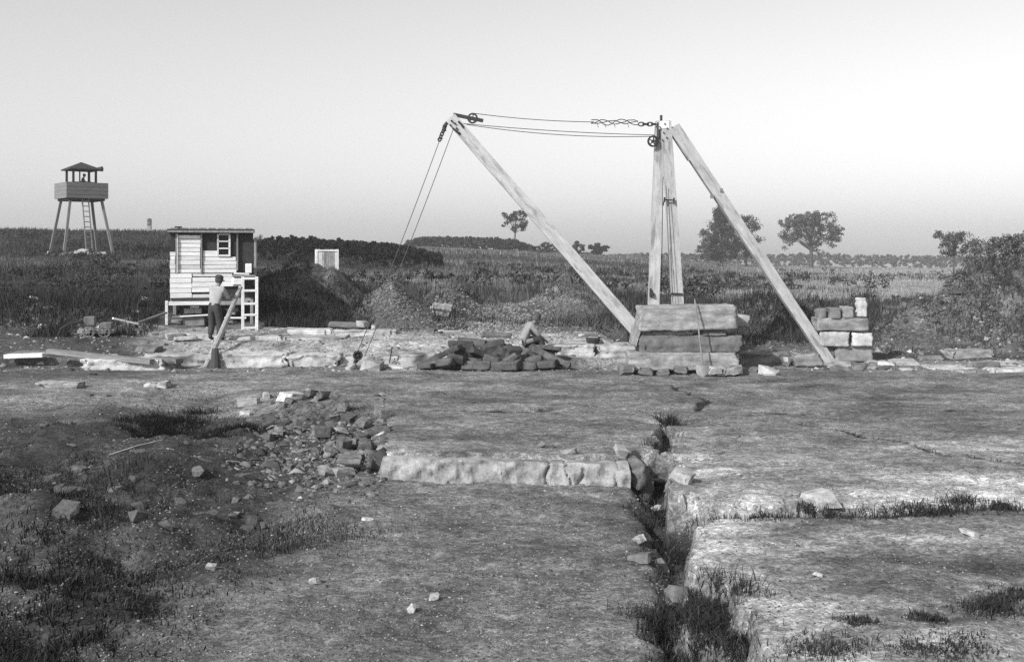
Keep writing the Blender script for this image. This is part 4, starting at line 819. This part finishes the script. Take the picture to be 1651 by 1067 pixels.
tag(obj('chasm_block', me, M_slabd, None, (xx_, yy_, -.48), (R(-6), R(14), R(-25))), 'grey block standing against the right wall of the chasm', 'stone block')
# sticks on the left soil
for i, (a, b2) in enumerate([((175, 724), (262, 716)), ((268, 722), (285, 726)), ((430, 690), (447, 693)), ((470, 682), (485, 690)), ((528, 740), (545, 724)), ((366, 744), (402, 740)), ((90, 935), (112, 918))]):
    xa, ya = W(*a, -.2); xb, yb = W(*b2, -.2); m = MB(); za = gz(xa, ya) + .03; zb_ = gz(xb, yb) + .05; m.tube([(xa, ya, za), ((xa + xb) / 2, (ya + yb) / 2 + .03, (za + zb_) / 2 + .02), (xb, yb, zb_)], [.009, .009, .005], 5)
    tag(m.build('stick', M_rock, None), ['long pale stick lying across the dark soil mound', 'short stick end right of the long pale stick', 'pale stick on top of the rubble edge', 'slanting stick in the upper rubble', 'stick standing up against the rubble stones', 'flat stick left of the rubble stones', 'stick in the dark weeds of the near left corner'][i], 'stick', 'sticks on the left soil')
# pale scraps on the left hillside
for i, (px, py, Y0, s_) in enumerate([(162, 480, 36, .4), (136, 486, 35.5, .2), (80, 476, 36, .25), (55, 494, 34.5, .3), (235, 453, 40, .3), (243, 465, 39, .35), (220, 497, 34, .3), (98, 451, 40, .2), (1340, 530, 33, .3), (1068, 470, 44, .4), (996, 514, 33, .2), (660, 473, 38, .4)]):
    x_ = (px - CX) / F * Y0; stone('hillside_stone', ['big white stone on the dark bank left of the shack', 'small white stone beside the big one on the dark bank', 'pale stone high on the left bank', 'pale stone at the far left of the bank', 'white scrap stone left of the shack wall', 'second white scrap stone left of the shack wall', 'pale stone near the trestle pole left of the shack', 'tiny pale stone on the hill below the tower', 'pale stone on the bank behind the right stone stack', 'pale stone behind the mast in the field grass', 'small white stone on the bank left of the boom foot', 'pale stone on the bank above the gravel pile'][i], 'stone', x_, Y0, s_, M_pale, 950 + i, 'pale stones on the hillside', sink=.05)
slab('stone_block', 'grey boulder block sitting on the dirt pile in the middle bank', 'stone block', 693, 490, 727, 509, 35.0, .5, M_rock, 99, None, .06, rot=(0, R(8), .2))
# loose slabs on the ledge behind the worker and heap
for i, (px, py, wpx, hpx, Y0, mt) in enumerate([(560, 523, 60, 9, 32.6, M_slabd), (585, 521, 18, 10, 32.5, M_rock), (602, 527, 9, 6, 32.4, M_pale), (725, 534, 40, 8, 32.6, M_pale), (690, 530, 30, 7, 33, M_slabd), (480, 529, 40, 8, 32.6, M_rock), (440, 530, 30, 9, 32.6, M_slabd), (800, 545, 50, 8, 31.4, M_slabd), (300, 547, 40, 9, 30.2, M_pale), (284, 545, 30, 10, 30.4, M_slabd), (270, 580, 50, 8, 28.0, M_dark), (240, 560, 40, 10, 29.3, M_dark), (1000, 556, 26, 6, 29.7, M_dark), (1430, 590, 30, 6, 29, M_pale), (1460, 602, 20, 5, 27.5, M_pale), (1400, 600, 26, 6, 28, M_rock), (1555, 603, 30, 6, 27, M_slab), (1590, 590, 40, 9, 28.5, M_slabd), (1500, 580, 40, 8, 30.5, M_slabd)]):
    p_ = P(px, py + hpx * .6, Y0); me = slab_mesh('ledge_slab', wpx * Y0 / F, .4, max(.08, hpx * Y0 / F), 500 + i, .015, .06, .08)
    zg = gz(p_.x, Y0); tag(obj('ledge_slab', me, mt, None, (p_.x, Y0, zg - .02 if zg > p_.z - .05 else p_.z), (0, R(rs.uniform(-4, 4)), R(rs.uniform(-25, 25)))), ['long grey slab lying behind the hook cables', 'small grey stone at the right end of the long grey slab', 'white chip of slab beside the hook cables', 'pale slab at the foot of the dirt pile', 'dark slab at the foot of the gravel pile', 'grey slab right of the step ladder', 'dark slab just right of the step ladder foot', 'dark slab behind the heap of broken slabs', 'white slab on the ledge left of the standing worker', 'dark slab far left on the ledge before the shack', 'dark slab on the floor left of the pole foot', 'dark slab in the weeds before the trestle', 'dark slab by the leaning slab of the big pile', 'pale chip slab right of the small stone stack', 'small pale chip in front of the right ledge', 'grey slab at the foot of the small stone stack', 'grey slab in front of the right edge ledge', 'dark slab under the bank at the right edge', 'dark slab below the right bank'][i], 'stone slab', 'loose slabs on the back ledges')

# ------------------------------------------------------------------ scattered mass: gravel, grass, weeds
def scatter_chips(name, label, pts, size, tone, seed, mat):
    r = np.random.default_rng(seed); n = len(pts); base = np.array([[1, 0, -.3], [-.5, .87, -.3], [-.5, -.87, -.3], [.2, .1, .55], [-.7, -.2, .3]]); fc = np.array([[0, 1, 3], [1, 4, 3], [1, 2, 4], [2, 0, 3], [2, 3, 4]])
    b_ = base[None] * r.uniform(.6, 1.3, (n, 5, 3)) * size[:, None, None]; a = r.uniform(0, 6.28, n); ca, sa = np.cos(a)[:, None], np.sin(a)[:, None]
    v = np.stack([b_[:, :, 0] * ca - b_[:, :, 1] * sa, b_[:, :, 0] * sa + b_[:, :, 1] * ca, b_[:, :, 2] * .75], 2) + pts[:, None, :]
    f_ = (fc[None] + (np.arange(n) * 5)[:, None, None]).reshape(-1, 3)
    o = obj(name, arr_mesh(name, v.reshape(-1, 3), f_, 3, {'tone': np.repeat(tone, 5)}), mat); return tag(o, label, None, None, 'stuff')
def zpts(x, y):
    z, g = ground_info(x, y); return np.stack([x, y, z], 1), g
nr = np.random.default_rng(3); M_chip = attrmat('stone_chips')
n = 46000; py = 600 + 470 * nr.random(n) ** .8; px = nr.uniform(-60, 1710, n); yy = np.minimum(3.1 * F / (py - HY), 28.4); xx = (px - CX) / F * yy
pt, g = zpts(xx, yy); keep = (nr.random(n) < .25 + .55 * g['low'] * (1 - g['blk']) + .25 * ss(.1, .6, fbm(xx, yy, 1.0, 3, 91))) & (nr.random(n) > .65 * g['lft'])
pt = pt[keep]; sz = np.minimum(nr.exponential(.0075, len(pt)) + .004, .0019 * pt[:, 1]); pt[:, 2] += sz * .15
scatter_chips('gravel', 'small stone chips strewn over the quarry floor', pt, sz, np.clip(nr.lognormal(-2.15, .5, len(pt)), .04, .33), 4, M_chip)
n = 9000; px = nr.normal(805, 55, n); yy = nr.uniform(32.5, 39.5, n); k = nr.random(n) < .45; px = np.where(k, nr.normal(640, 38, n), px); yy = np.where(k, nr.uniform(33, 36.3, n), yy); k2 = nr.random(n) < .2; px = np.where(k2, nr.normal(905, 45, n), px)
xx = (px - CX) / F * yy; pt, g = zpts(xx, yy); sz = nr.uniform(.03, .085, n); scatter_chips('cobble_rubble', 'grey cobbles spilling down the bank behind the heap', pt, sz, np.where(k | k2, nr.uniform(.05, .17, n), nr.uniform(.09, .32, n)), 5, M_chip)
n = 5500; px = nr.uniform(-20, 1680, n); yy = nr.uniform(27.4, 33, n); xx = (px - CX) / F * yy; pt, g = zpts(xx, yy); scatter_chips('ledge_rubble', 'broken chips on the ledges at the back of the pit', pt, nr.exponential(.03, n) + .012, np.clip(nr.lognormal(-1.85, .6, n), .04, .5), 6, M_chip)
n = 4200; px = nr.uniform(1410, 1680, n); yy = nr.uniform(31.5, 36, n); xx = (px - CX) / F * yy; pt, g = zpts(xx, yy); k = fbm(xx, yy, 1.2, 3, 94) > .1; scatter_chips('bank_rubble', 'loose stones and soil on the bank at the right', pt[k], nr.exponential(.04, k.sum()) + .02, np.clip(nr.lognormal(-2.3, .5, k.sum()), .03, .4), 9, M_chip)
n = 3500; px = np.minimum(nr.normal(520, 75, n), 618); py = np.clip(nr.normal(712, 30, n), 640, 790); yy = 3.1 * F / (py - HY); xx = (px - CX) / F * yy; pt, g = zpts(xx, yy); scatter_chips('rubble_chips', 'broken chips between the rubble stones', pt, nr.exponential(.03, n) + .012, np.clip(nr.lognormal(-2.3, .6, n), .03, .45), 7, M_chip)

n = 30000; px = nr.uniform(-80, 640, n); py = nr.uniform(625, 1080, n); yy = 3.15 * F / (py - HY); xx = (px - CX) / F * yy; pt, g = zpts(xx, yy); k = (g['lft'] > .35) & (fbm(xx, yy, .9, 3, 93) > -.25); pt = pt[k]
scatter_chips('soil_clods', 'dark clods and small stones on the broken soil at the left', pt, np.minimum(nr.exponential(.014, len(pt)) + .006, .0021 * pt[:, 1]), np.clip(nr.lognormal(-2.6, .6, len(pt)), .025, .4), 8, M_chip)
def grass(name, label, pts, h, wd, tone, seed, lean=.35, segs=1, kind='stuff'):
    r = np.random.default_rng(seed); n = len(pts); a = r.uniform(0, 6.283, n); d = np.stack([np.cos(a), np.sin(a), a * 0], 1)
    la = r.uniform(0, 6.283, n); lv = np.stack([np.cos(la), np.sin(la), la * 0], 1) * (r.random(n) * lean * h)[:, None]; up = np.zeros((n, 3)); up[:, 2] = h
    p0 = pts - d * wd[:, None] / 2; p1 = pts + d * wd[:, None] / 2; tip = pts + up + lv; low = np.array([0, 0, .04]); p0 = p0 - low; p1 = p1 - low
    if segs == 1:
        v = np.stack([p0, p1, tip], 1).reshape(-1, 3); f_ = np.arange(n * 3).reshape(-1, 3); tn = np.repeat(tone, 3)
    else:
        mid = pts + up * .6 + lv * .35; q0 = mid - d * wd[:, None] * .36; q1 = mid + d * wd[:, None] * .36
        v = np.stack([p0, p1, q1, q0, tip], 1).reshape(-1, 3); b_ = np.arange(n)[:, None] * 5
        f_ = np.concatenate([b_ + np.array([[0, 1, 2]]), b_ + np.array([[0, 2, 3]]), b_ + np.array([[3, 2, 4]])]); tn = np.repeat(tone, 5)
    o = obj(name, arr_mesh(name, v, f_, 3, {'tone': tn}), M_grass); return tag(o, label, None, None, kind)
def field(n, y0, y1, seed):
    r = np.random.default_rng(seed); t_ = r.random(n); yy = 1 / ((1 - t_) / y0 + t_ / y1); px = r.uniform(-120, 1770, n); return (px - CX) / F * yy, yy, r
# tall dry grass over the hillside
x_, y_, r = field(330000, 37, 290, 11); den = fbm(x_ * .12, y_, 5 + 0 * y_, 4, 95) * 1.4; clump = fbm(x_, y_, .8, 3, 96); u_ = x_ / y_
keep = r.random(len(x_)) < np.clip(.65 + .5 * clump, .12, 1); x_, y_, den, clump, u_ = (q[keep] for q in (x_, y_, den, clump, u_)); pt, g = zpts(x_, y_)
left = ss(-.08, -.35, u_); right = ss(.10, .36, u_); ns = r.random(len(x_))
big = fbm(x_ * .4, y_, 9, 3, 104); tn = np.clip((.092 + .17 * right - .062 * left + .05 * big * (1 - left) + .085 * ss(.0, .6, den) - .035 * ss(-.1, -.6, den) + .03 * clump) * (.6 + .8 * ns), .018, .32)  # paler to the right: dry grass plus haze put into its tone
h = (.06 + .14 * r.random(len(x_)) + .26 * np.clip(clump, 0, 1) ** 1.3) * np.clip(1 + .6 * big, .35, 1.7) * (.65 + .35 * ss(50, 90, y_)) * (1 + .3 * ss(60, 200, y_)) * (1 - .45 * (g['bump'] > .3))
grass('field_grass', 'tall dry grass covering the hillside behind the quarry', pt, h, np.maximum(.022, y_ * .00055), tn, 12)
# darker weeds in streaks on the field and over the banks
x_, y_, r = field(120000, 40, 150, 13); band = fbm(x_ * .13, y_, 6, 3, 97) + .6 * fbm(x_, y_, 2.0, 3, 98); keep = band > .22 - .25 * ss(-.1, -.35, x_ / y_) + .2 * ss(.1, .35, x_ / y_); x_ = x_[keep]; y_ = y_[keep]; pt, g = zpts(x_, y_)
grass('hillside_weeds', 'dark weed streaks across the hillside', pt, .15 + .35 * r.random(len(x_)), np.maximum(.035, y_ * .0008), .022 + .04 * r.random(len(x_)), 14, .6)
n = 210000; r = np.random.default_rng(15); px = r.uniform(-80, 1730, n); y_ = r.uniform(30.2, 44, n); x_ = (px - CX) / F * y_; pt, g = zpts(x_, y_)
cl_ = fbm(x_, y_, 1.1, 4, 99); pr = np.zeros(n)
pr = np.where(px < 440, .75 * ss(31.5, 33.5, y_) + .5 * ss(-.1, .5, cl_) * (px < 262), pr); pr = np.where((px >= 400) & (px < 600), ss(32.6, 34, y_) * (.75 + .4 * cl_), pr)
pr = np.where((px >= 600) & (px < 1010), ss(-.05, .5, cl_) * ss(33, 36, y_) * .55, pr); pr = np.where((px >= 1010) & (px < 1420), ss(31.6, 33.5, y_) * (.75 + .4 * cl_), pr); pr = np.where(px >= 1420, ss(31.2, 32.4, y_) * ss(-.6, .2, cl_) * 1.2, pr)
pr *= ~((px > 120) & (px < 185) & (y_ < 30.9)); pr *= ~((px > 255) & (px < 425) & (y_ < 35.5)) & ~((np.abs(px - 527) < 26) & (y_ < 39.6) & (y_ > 37.9)); keep = r.random(n) < pr; px = px[keep]; pt = pt[keep]; cl_ = cl_[keep]; m_ = len(px); dk_ = np.where(px < 620, .027, np.where(px < 1010, .075, np.where(px < 1420, .05, .06)))
grass('bank_weeds', 'dark tangled weeds over the banks behind the pit', pt, (.06 + .2 * r.random(m_) * (1 + np.clip(cl_, 0, 1))) * np.where(px > 1420, .7, 1) * np.where(r.random(m_) < .1, 2.4, 1), .02 + .03 * r.random(m_), dk_ * (.5 + r.random(m_)), 16, 1.1)
# low weeds on the left soil and its hollows
n = 90000; r = np.random.default_rng(17); px = r.uniform(-120, 700, n); py = r.uniform(615, 1090, n); y_ = np.minimum(3.2 * F / (py - HY), 27.5); x_ = (px - CX) / F * y_; pt, g = zpts(x_, y_); cl_ = fbm(x_, y_, 1.0, 4, 101)
hol = np.exp(-((px - 300) / 75) ** 2 - ((py - 672) / 26) ** 2); corner = ss(330, 60, px) * ss(690, 830, py); diag = np.exp(-((py - (985 - .27 * px)) / 32) ** 2) * ss(640, 500, px) * ss(0, 200, px)
pr = g['lft'] * (.05 + .3 * ss(0, .6, cl_)) * (1 - .75 * ss(220, 480, px)) + .95 * hol + .8 * corner * ss(-.6, .4, cl_) + .6 * diag * ss(-.2, .4, cl_); pr *= np.clip((y_ / 14) ** -1 * 1.0, .3, 1.2)
keep = (r.random(n) < pr) & (y_ < 26.5); pt = pt[keep]; px = px[keep]; cl_ = cl_[keep]; hol = hol[keep]; corner = corner[keep]; m_ = len(px)
grass('left_weeds', 'dark low weeds over the broken soil at the left', pt, (.012 + .05 * r.random(m_) ** 1.5) * (1 + .9 * np.clip(cl_, 0, 1) + 1.0 * corner + .8 * hol), .008 + .012 * r.random(m_), np.clip((.05 + .03 * cl_) * (.25 + 1.5 * r.random(m_) ** 2) * (1 - .55 * np.maximum(hol, corner)), .010, .2), 18, 1.6, 2)
# weeds in the chasm, the joint and the cracks
n = 150000; r = np.random.default_rng(19); px = r.uniform(960, 1720, n); py = r.uniform(660, 1090, n); y_ = 3.1 * F / (py - HY); x_ = (px - CX) / F * y_; pt, g = zpts(x_, y_)
cl_ = fbm(x_, y_, .5, 4, 103); rim = g['low'] * (1 - g['blk']); pr = rim * (.25 + .9 * ss(-.4, .5, cl_)) * np.where(px > 1110, 1, g['chs']) + .10 * g['crk']
keep = r.random(n) < pr * .9; pt = pt[keep]; cl_ = cl_[keep]; m_ = len(pt)
grass('crack_weeds', 'dark weeds rooted in the chasm and the joint of the right slab', pt, (.03 + .08 * r.random(m_) ** 1.3) * (1 + .7 * np.clip(cl_, 0, 1)), .006 + .009 * r.random(m_), .014 + .045 * r.random(m_) ** 2, 20, 1.5, 2)
# tufts at a few joints and on the bottom edge
def tuft(spots, name, label, seed, tone, hmul=1):
    r = np.random.default_rng(seed); P_ = []; H_ = []
    for px, py, zz_, rad, cnt, hh_ in spots:
        a, b_ = W(px, py, zz_); P_.append(np.stack([r.normal(a, rad, cnt), r.normal(b_, rad * .6, cnt)], 1)); H_.append(hh_ * (.12 + .6 * r.random(cnt) ** 1.8))
    q = np.concatenate(P_); h_ = np.concatenate(H_); pt, g = zpts(q[:, 0], q[:, 1]); m_ = len(q); grass(name, label, pt, h_, .005 + .008 * r.random(m_), tone * (.4 + 1.2 * r.random(m_)), seed, 1.5, 2)
tuft([(1550, 806, 0, .12, 260, .24), (1530, 808, 0, .2, 160, .12), (1590, 808, 0, .25, 220, .12), (1480, 815, 0, .3, 200, .10), (1072, 690, -.2, .06, 420, .5), (1082, 698, -.2, .08, 420, .42), (1078, 730, -.3, .08, 300, .3), (1060, 745, -.3, .1, 260, .25), (1058, 668, 0, .05, 50, .12), (1128, 655, 0, .08, 90, .08), (1098, 630, 0, .1, 80, .05), (828, 664, 0, .12, 80, .07), (872, 661, 0, .12, 60, .08), (770, 662, 0, .2, 60, .04), (640, 664, 0, .15, 40, .05),
      (1110, 985, -.3, .22, 900, .22), (1160, 1000, -.3, .2, 700, .2), (1080, 990, -.3, .2, 500, .2), (1592, 985, -.06, .13, 900, .13), (1497, 1000, -.06, .08, 500, .09), (1385, 1008, -.06, .08, 400, .08), (1612, 974, -.06, .1, 500, .1), (1640, 965, -.06, .12, 500, .1), (555, 668, -.05, .15, 220, .16), (580, 662, -.05, .15, 160, .12), (440, 632, 0, .15, 120, .12),
      *[(1112 + 13.5 * i + rng.uniform(-5, 5), 823 + 3 * math.sin(i * .9) - (0 if i < 18 else .35 * (i - 18)), 0, rng.uniform(.08, .2), int(rng.uniform(60, 420)), rng.uniform(.08, .2)) for i in range(40)], (560, 862, -.3, .3, 500, .10), (470, 880, -.3, .4, 500, .12), (1330, 1045, -.06, .2, 700, .1), (1520, 1050, -.06, .2, 700, .1)], 'joint_weeds', 'weed tufts in joints of the quarry floor', 21, .035)
tuft([(rng.gauss(296, 38), rng.gauss(672, 9), -.1, .2, 480, .24) for i in range(24)] + [(95 + 45 * math.cos(i * 1.7), 742 + 10 * math.sin(i), -.3, .16, 240, .14) for i in range(5)], 'hollow_weeds', 'very dark weeds filling the hollow at the left', 24, .012)
tuft([(500, 850, -.3, .16, 700, .12), (530, 838, -.2, .12, 400, .08)], 'hummock_grass', 'pale dry grass on the small hummock of the lower floor', 22, .15)

# ------------------------------------------------------------------ trees and scrub
def leaves(name, c, rad, per, size, tone, seed, parent=None, flat=.8):
    """many small leaf faces spread through clumps; c: clump centres, rad: clump radii"""
    r = np.random.default_rng(seed); n = len(c) * per; cc = np.repeat(c, per, 0); rr_ = np.repeat(rad, per)
    d = r.normal(0, 1, (n, 3)); d /= np.linalg.norm(d, axis=1)[:, None]; p = cc + d * (rr_ * r.random(n) ** .45)[:, None] * np.array([1, 1, flat])
    a = r.normal(0, 1, (n, 3)); a /= np.linalg.norm(a, axis=1)[:, None]; b_ = np.cross(a, r.normal(0, 1, (n, 3))); b_ /= np.linalg.norm(b_, axis=1)[:, None] + 1e-9
    s = size * r.uniform(.5, 1.2, n)[:, None]; v = np.stack([p - a * s, p + b_ * s * .6, p + a * s, p - b_ * s * .6], 1).reshape(-1, 3)
    tn = np.repeat(np.repeat(tone * r.uniform(.65, 1.35, len(c)), per) * r.uniform(.6, 1.4, n), 4)
    return obj(name, arr_mesh(name, v, np.arange(n * 4).reshape(-1, 4), 4, {'tone': tn}), M_leaf, parent)
def tree(name, label, cat, px, ybase, ytop, wpx, Y0, shape, seed, nclump=70, per=60, tone=.07, fork=.35, lean=0, group=None, trunk_r=.018, nlimb=9, cl=.11, base_z=None):
    x0 = (px - CX) / F * Y0; zg = gz(x0, Y0) if base_z is None else base_z; k = Y0 / F; H = (CAMZ - (ytop - HY) * k) - zg; Rw = wpx * k / 2
    T_ = thing(name, label, cat, (x0, Y0, zg), 0, group); r = random.Random(seed); C = []
    while len(C) < nclump:
        a = r.uniform(0, 6.283); q = math.sqrt(r.random()); t_ = r.random()
        if shape == 'elm': zt_ = H * (1 - .16 * q ** 2); zlw = H * (fork + .20 - .40 * q ** 2 * (.6 + .4 * math.sin(a * 3 + seed))); z_ = zlw + (zt_ - zlw) * t_ ** .75; rr_ = Rw * q
        elif shape == 'cone': z_ = H * (fork + (1 - fork) * t_); rr_ = Rw * q * (1 - ((z_ / H - fork) / (1 - fork)) ** 1.5 * .82) * (.8 + .25 * math.sin(z_ / H * 21 + a * 2))
        elif shape == 'flat': z_ = H * (fork + (1 - fork) * t_); lay = (.55, 1, .7, .95)[int(t_ * 3.99)]; rr_ = Rw * q * lay
        else: f_ = 2 * t_ - 1; z_ = H * (fork + (1 - fork) * t_); rr_ = Rw * q * math.sqrt(max(.05, 1 - f_ * f_ * .85))
        if math.sin(a * 2.3 + z_ / H * 9 + seed) > .72: continue
        C.append(Vector((rr_ * math.cos(a) + lean * z_, rr_ * math.sin(a), z_)))
    m = MB(); fk = H * fork; tr = H * trunk_r; m.tube([(0, 0, -.5), (lean * fk * .4, 0, fk * .5), (lean * fk, 0, fk), (lean * H * .7, .05, H * (.8 if shape in ('cone', 'round') else fork + .25))], [tr * 1.35, tr, tr * .85, tr * .3], 7)
    Cs = C[:nlimb * 4]
    for i, c in enumerate(Cs):
        f0 = Vector((lean * fk, 0, fk * r.uniform(.8, 1.25))); mid = f0.lerp(c, .5) + Vector((0, 0, (c - f0).length * r.uniform(.02, .18))); m.tube([f0, mid, c], [tr * (.42 if i < nlimb else .22), tr * .25 if i < nlimb else tr * .13, tr * .06], 5, False)
    m.build('trunk', M_bark, T_)
    leaves('crown', np.array([tuple(c) for c in C]), np.array([H * cl * r.uniform(.6, 1.25) for _ in C]), per, max(.10, Y0 * .0009), tone, seed, T_)
    return T_
tree('elm_tree', 'broad spreading elm standing alone on the right of the field', 'tree', 1308, 438, 341, 98, 250, 'elm', 31, 260, 44, .075, .36, trunk_r=.034, nlimb=14, cl=.065, base_z=None)
tree('pine_tree', 'tall dense dark tree behind the inclined derrick leg', 'tree', 1163, 428, 334, 80, 250, 'cone', 32, 280, 55, .036, .10, cl=.075, nlimb=9)
tree('leafy_tree', 'paler rounded tree right of the dense dark tree', 'tree', 1203, 428, 350, 52, 262, 'round', 33, 120, 46, .06, .22, cl=.09)
tree('young_tree', 'low leafy tree at the left foot of the dense dark tree', 'tree', 1138, 428, 372, 30, 246, 'round', 34, 40, 40, .06, .1, cl=.11)
tree('field_tree', 'sparse flat topped tree rising alone above the far hedge', 'tree', 829, 405, 341, 52, 235, 'flat', 35, 46, 46, .035, .50, lean=.06, trunk_r=.022, cl=.085)
tree('field_tree', 'round bushy tree right of the boom above the field', 'tree', 965, 421, 393, 34, 225, 'round', 36, 60, 46, .035, .22, cl=.13)
tree('field_tree', 'small bushy tree just right of the boom', 'tree', 931, 416, 390, 24, 225, 'round', 37, 36, 46, .05, .15, cl=.14)
tree('field_tree', 'low rounded bush at the right end of the far hedge', 'tree', 884, 412, 392, 40, 228, 'round', 38, 46, 46, .05, .02, cl=.17)
tree('field_tree', 'slender tree with bare pale trunk near the right edge', 'tree', 1538, 446, 375, 60, 140, 'flat', 39, 80, 50, .07, .50, lean=-.02, cl=.09, trunk_r=.02)
for i, (px, yb, yt, wd, Y0) in enumerate([(1572, 446, 388, 40, 110), (1604, 456, 386, 38, 84), (1632, 470, 382, 42, 72), (1588, 464, 434, 34, 66), (1662, 474, 378, 46, 78)]):
    tree('shrub', ['tall leafy shrub left in the thicket at the right edge', 'big dark shrub in the thicket at the right edge', 'dense shrub cut by the right edge of the view', 'low shrub in front of the right edge thicket', 'tallest shrub of the thicket beyond the right edge'][i], 'shrub', px, yb, yt, wd, Y0, 'round', 45 + i, 56, 42, .085, .2, group='thicket at the right edge', cl=.14, trunk_r=.012)
def belt(name, label, a, b_, top, Y0, dep, tone, n, seed, per, hs=1.0):
    r = np.random.default_rng(seed); px = r.uniform(a, b_, n); yy = Y0 + r.uniform(0, dep, n); xx = (px - CX) / F * yy; pt, g = zpts(xx, yy)
    tp = CAMZ - (np.interp(px, *zip(*top)) - HY) / F * Y0; lump = vn(xx * .22, yy * .22, seed) * .5 + vn(xx * .8, yy * .8, seed + 1) * .35; hgt = np.maximum(tp - pt[:, 2], .4) * (.84 + .26 * lump)
    c = pt.copy(); c[:, 2] += hgt * r.random(n) ** .6 * .92; o = leaves(name, c, np.full(n, .0022 * Y0 * hs), per, max(.12, Y0 * .0011), tone, seed); return tag(o, label, None, None, 'stuff')
r = np.random.default_rng(71); n = 420; yy = 1 / (1 / 44 - r.random(n) * (1 / 44 - 1 / 210)); px = r.uniform(-60, 1700, n); xx = (px - CX) / F * yy; kk = fbm(xx * .5, yy, 9, 3, 105) > .05 - .3 * (px < 420); xx = xx[kk]; yy = yy[kk]; pt, g = zpts(xx, yy)
cc = np.repeat(pt, 5, 0) + r.normal(0, 1, (len(pt) * 5, 3)) * np.array([.45, .4, .0]) * np.repeat(r.uniform(.5, 1.5, len(pt)), 5)[:, None]; cc[:, 2] += r.uniform(.05, .5, len(cc)) * np.repeat(r.uniform(.4, 1.4, len(pt)), 5)
tag(leaves('field_brush', cc, np.full(len(cc), .3) * np.repeat(r.uniform(.5, 1.4, len(pt)), 5), 26, .09, .045, 72), 'low dark brush dotted over the hillside grass', None, None, 'stuff')
belt('scrub_belt', 'dark scrub covering the low rise behind the shack', 405, 712, [(405, 388), (440, 379), (490, 377), (560, 380), (620, 386), (660, 395), (690, 403), (712, 414)], 84, 44, .02, 2600, 61, 44)
belt('far_hedge', 'grey hedge of trees along the far field edge', 655, 862, [(655, 386), (690, 379), (740, 379), (790, 381), (830, 385), (862, 398)], 230, 20, .04, 900, 62, 40, .8)
belt('far_hedge_end', 'low hedge running on right of the boom', 850, 960, [(850, 402), (900, 404), (960, 411)], 250, 20, .06, 260, 63, 36, .7)
belt('distant_treeline', 'pale distant woods along the horizon at the right', 955, 1760, [(955, 414), (1010, 408), (1060, 407), (1130, 409), (1220, 410), (1290, 407), (1380, 409), (1430, 410), (1500, 411), (1600, 412), (1760, 412)], 430, 120, .07, 1500, 64, 44, .8)
belt('distant_treeline_left', 'far woods on the horizon seen past the left hill', -300, 60, [(-300, 374), (60, 374)], 200, 60, .05, 200, 65, 30, .6)

# ------------------------------------------------------------------ haze
hz = MB(); hz.box((-900, -60, -22), (900, 1500, 32)); me = hz.mesh('haze'); M_hz = bpy.data.materials.new('haze_air'); M_hz.use_nodes = True; t = M_hz.node_tree; t.nodes.clear()
pv = t.nodes.new('ShaderNodeVolumePrincipled'); pv.inputs['Density'].default_value = .0006; pv.inputs['Color'].default_value = (.93, .93, .93, 1); pv.inputs['Anisotropy'].default_value = .2
oo = t.nodes.new('ShaderNodeOutputMaterial'); t.links.new(pv.outputs[0], oo.inputs['Volume'])
HZ = obj('haze', me, M_hz); tag(HZ, 'thin autumn haze over the fields', None, None, 'stuff')
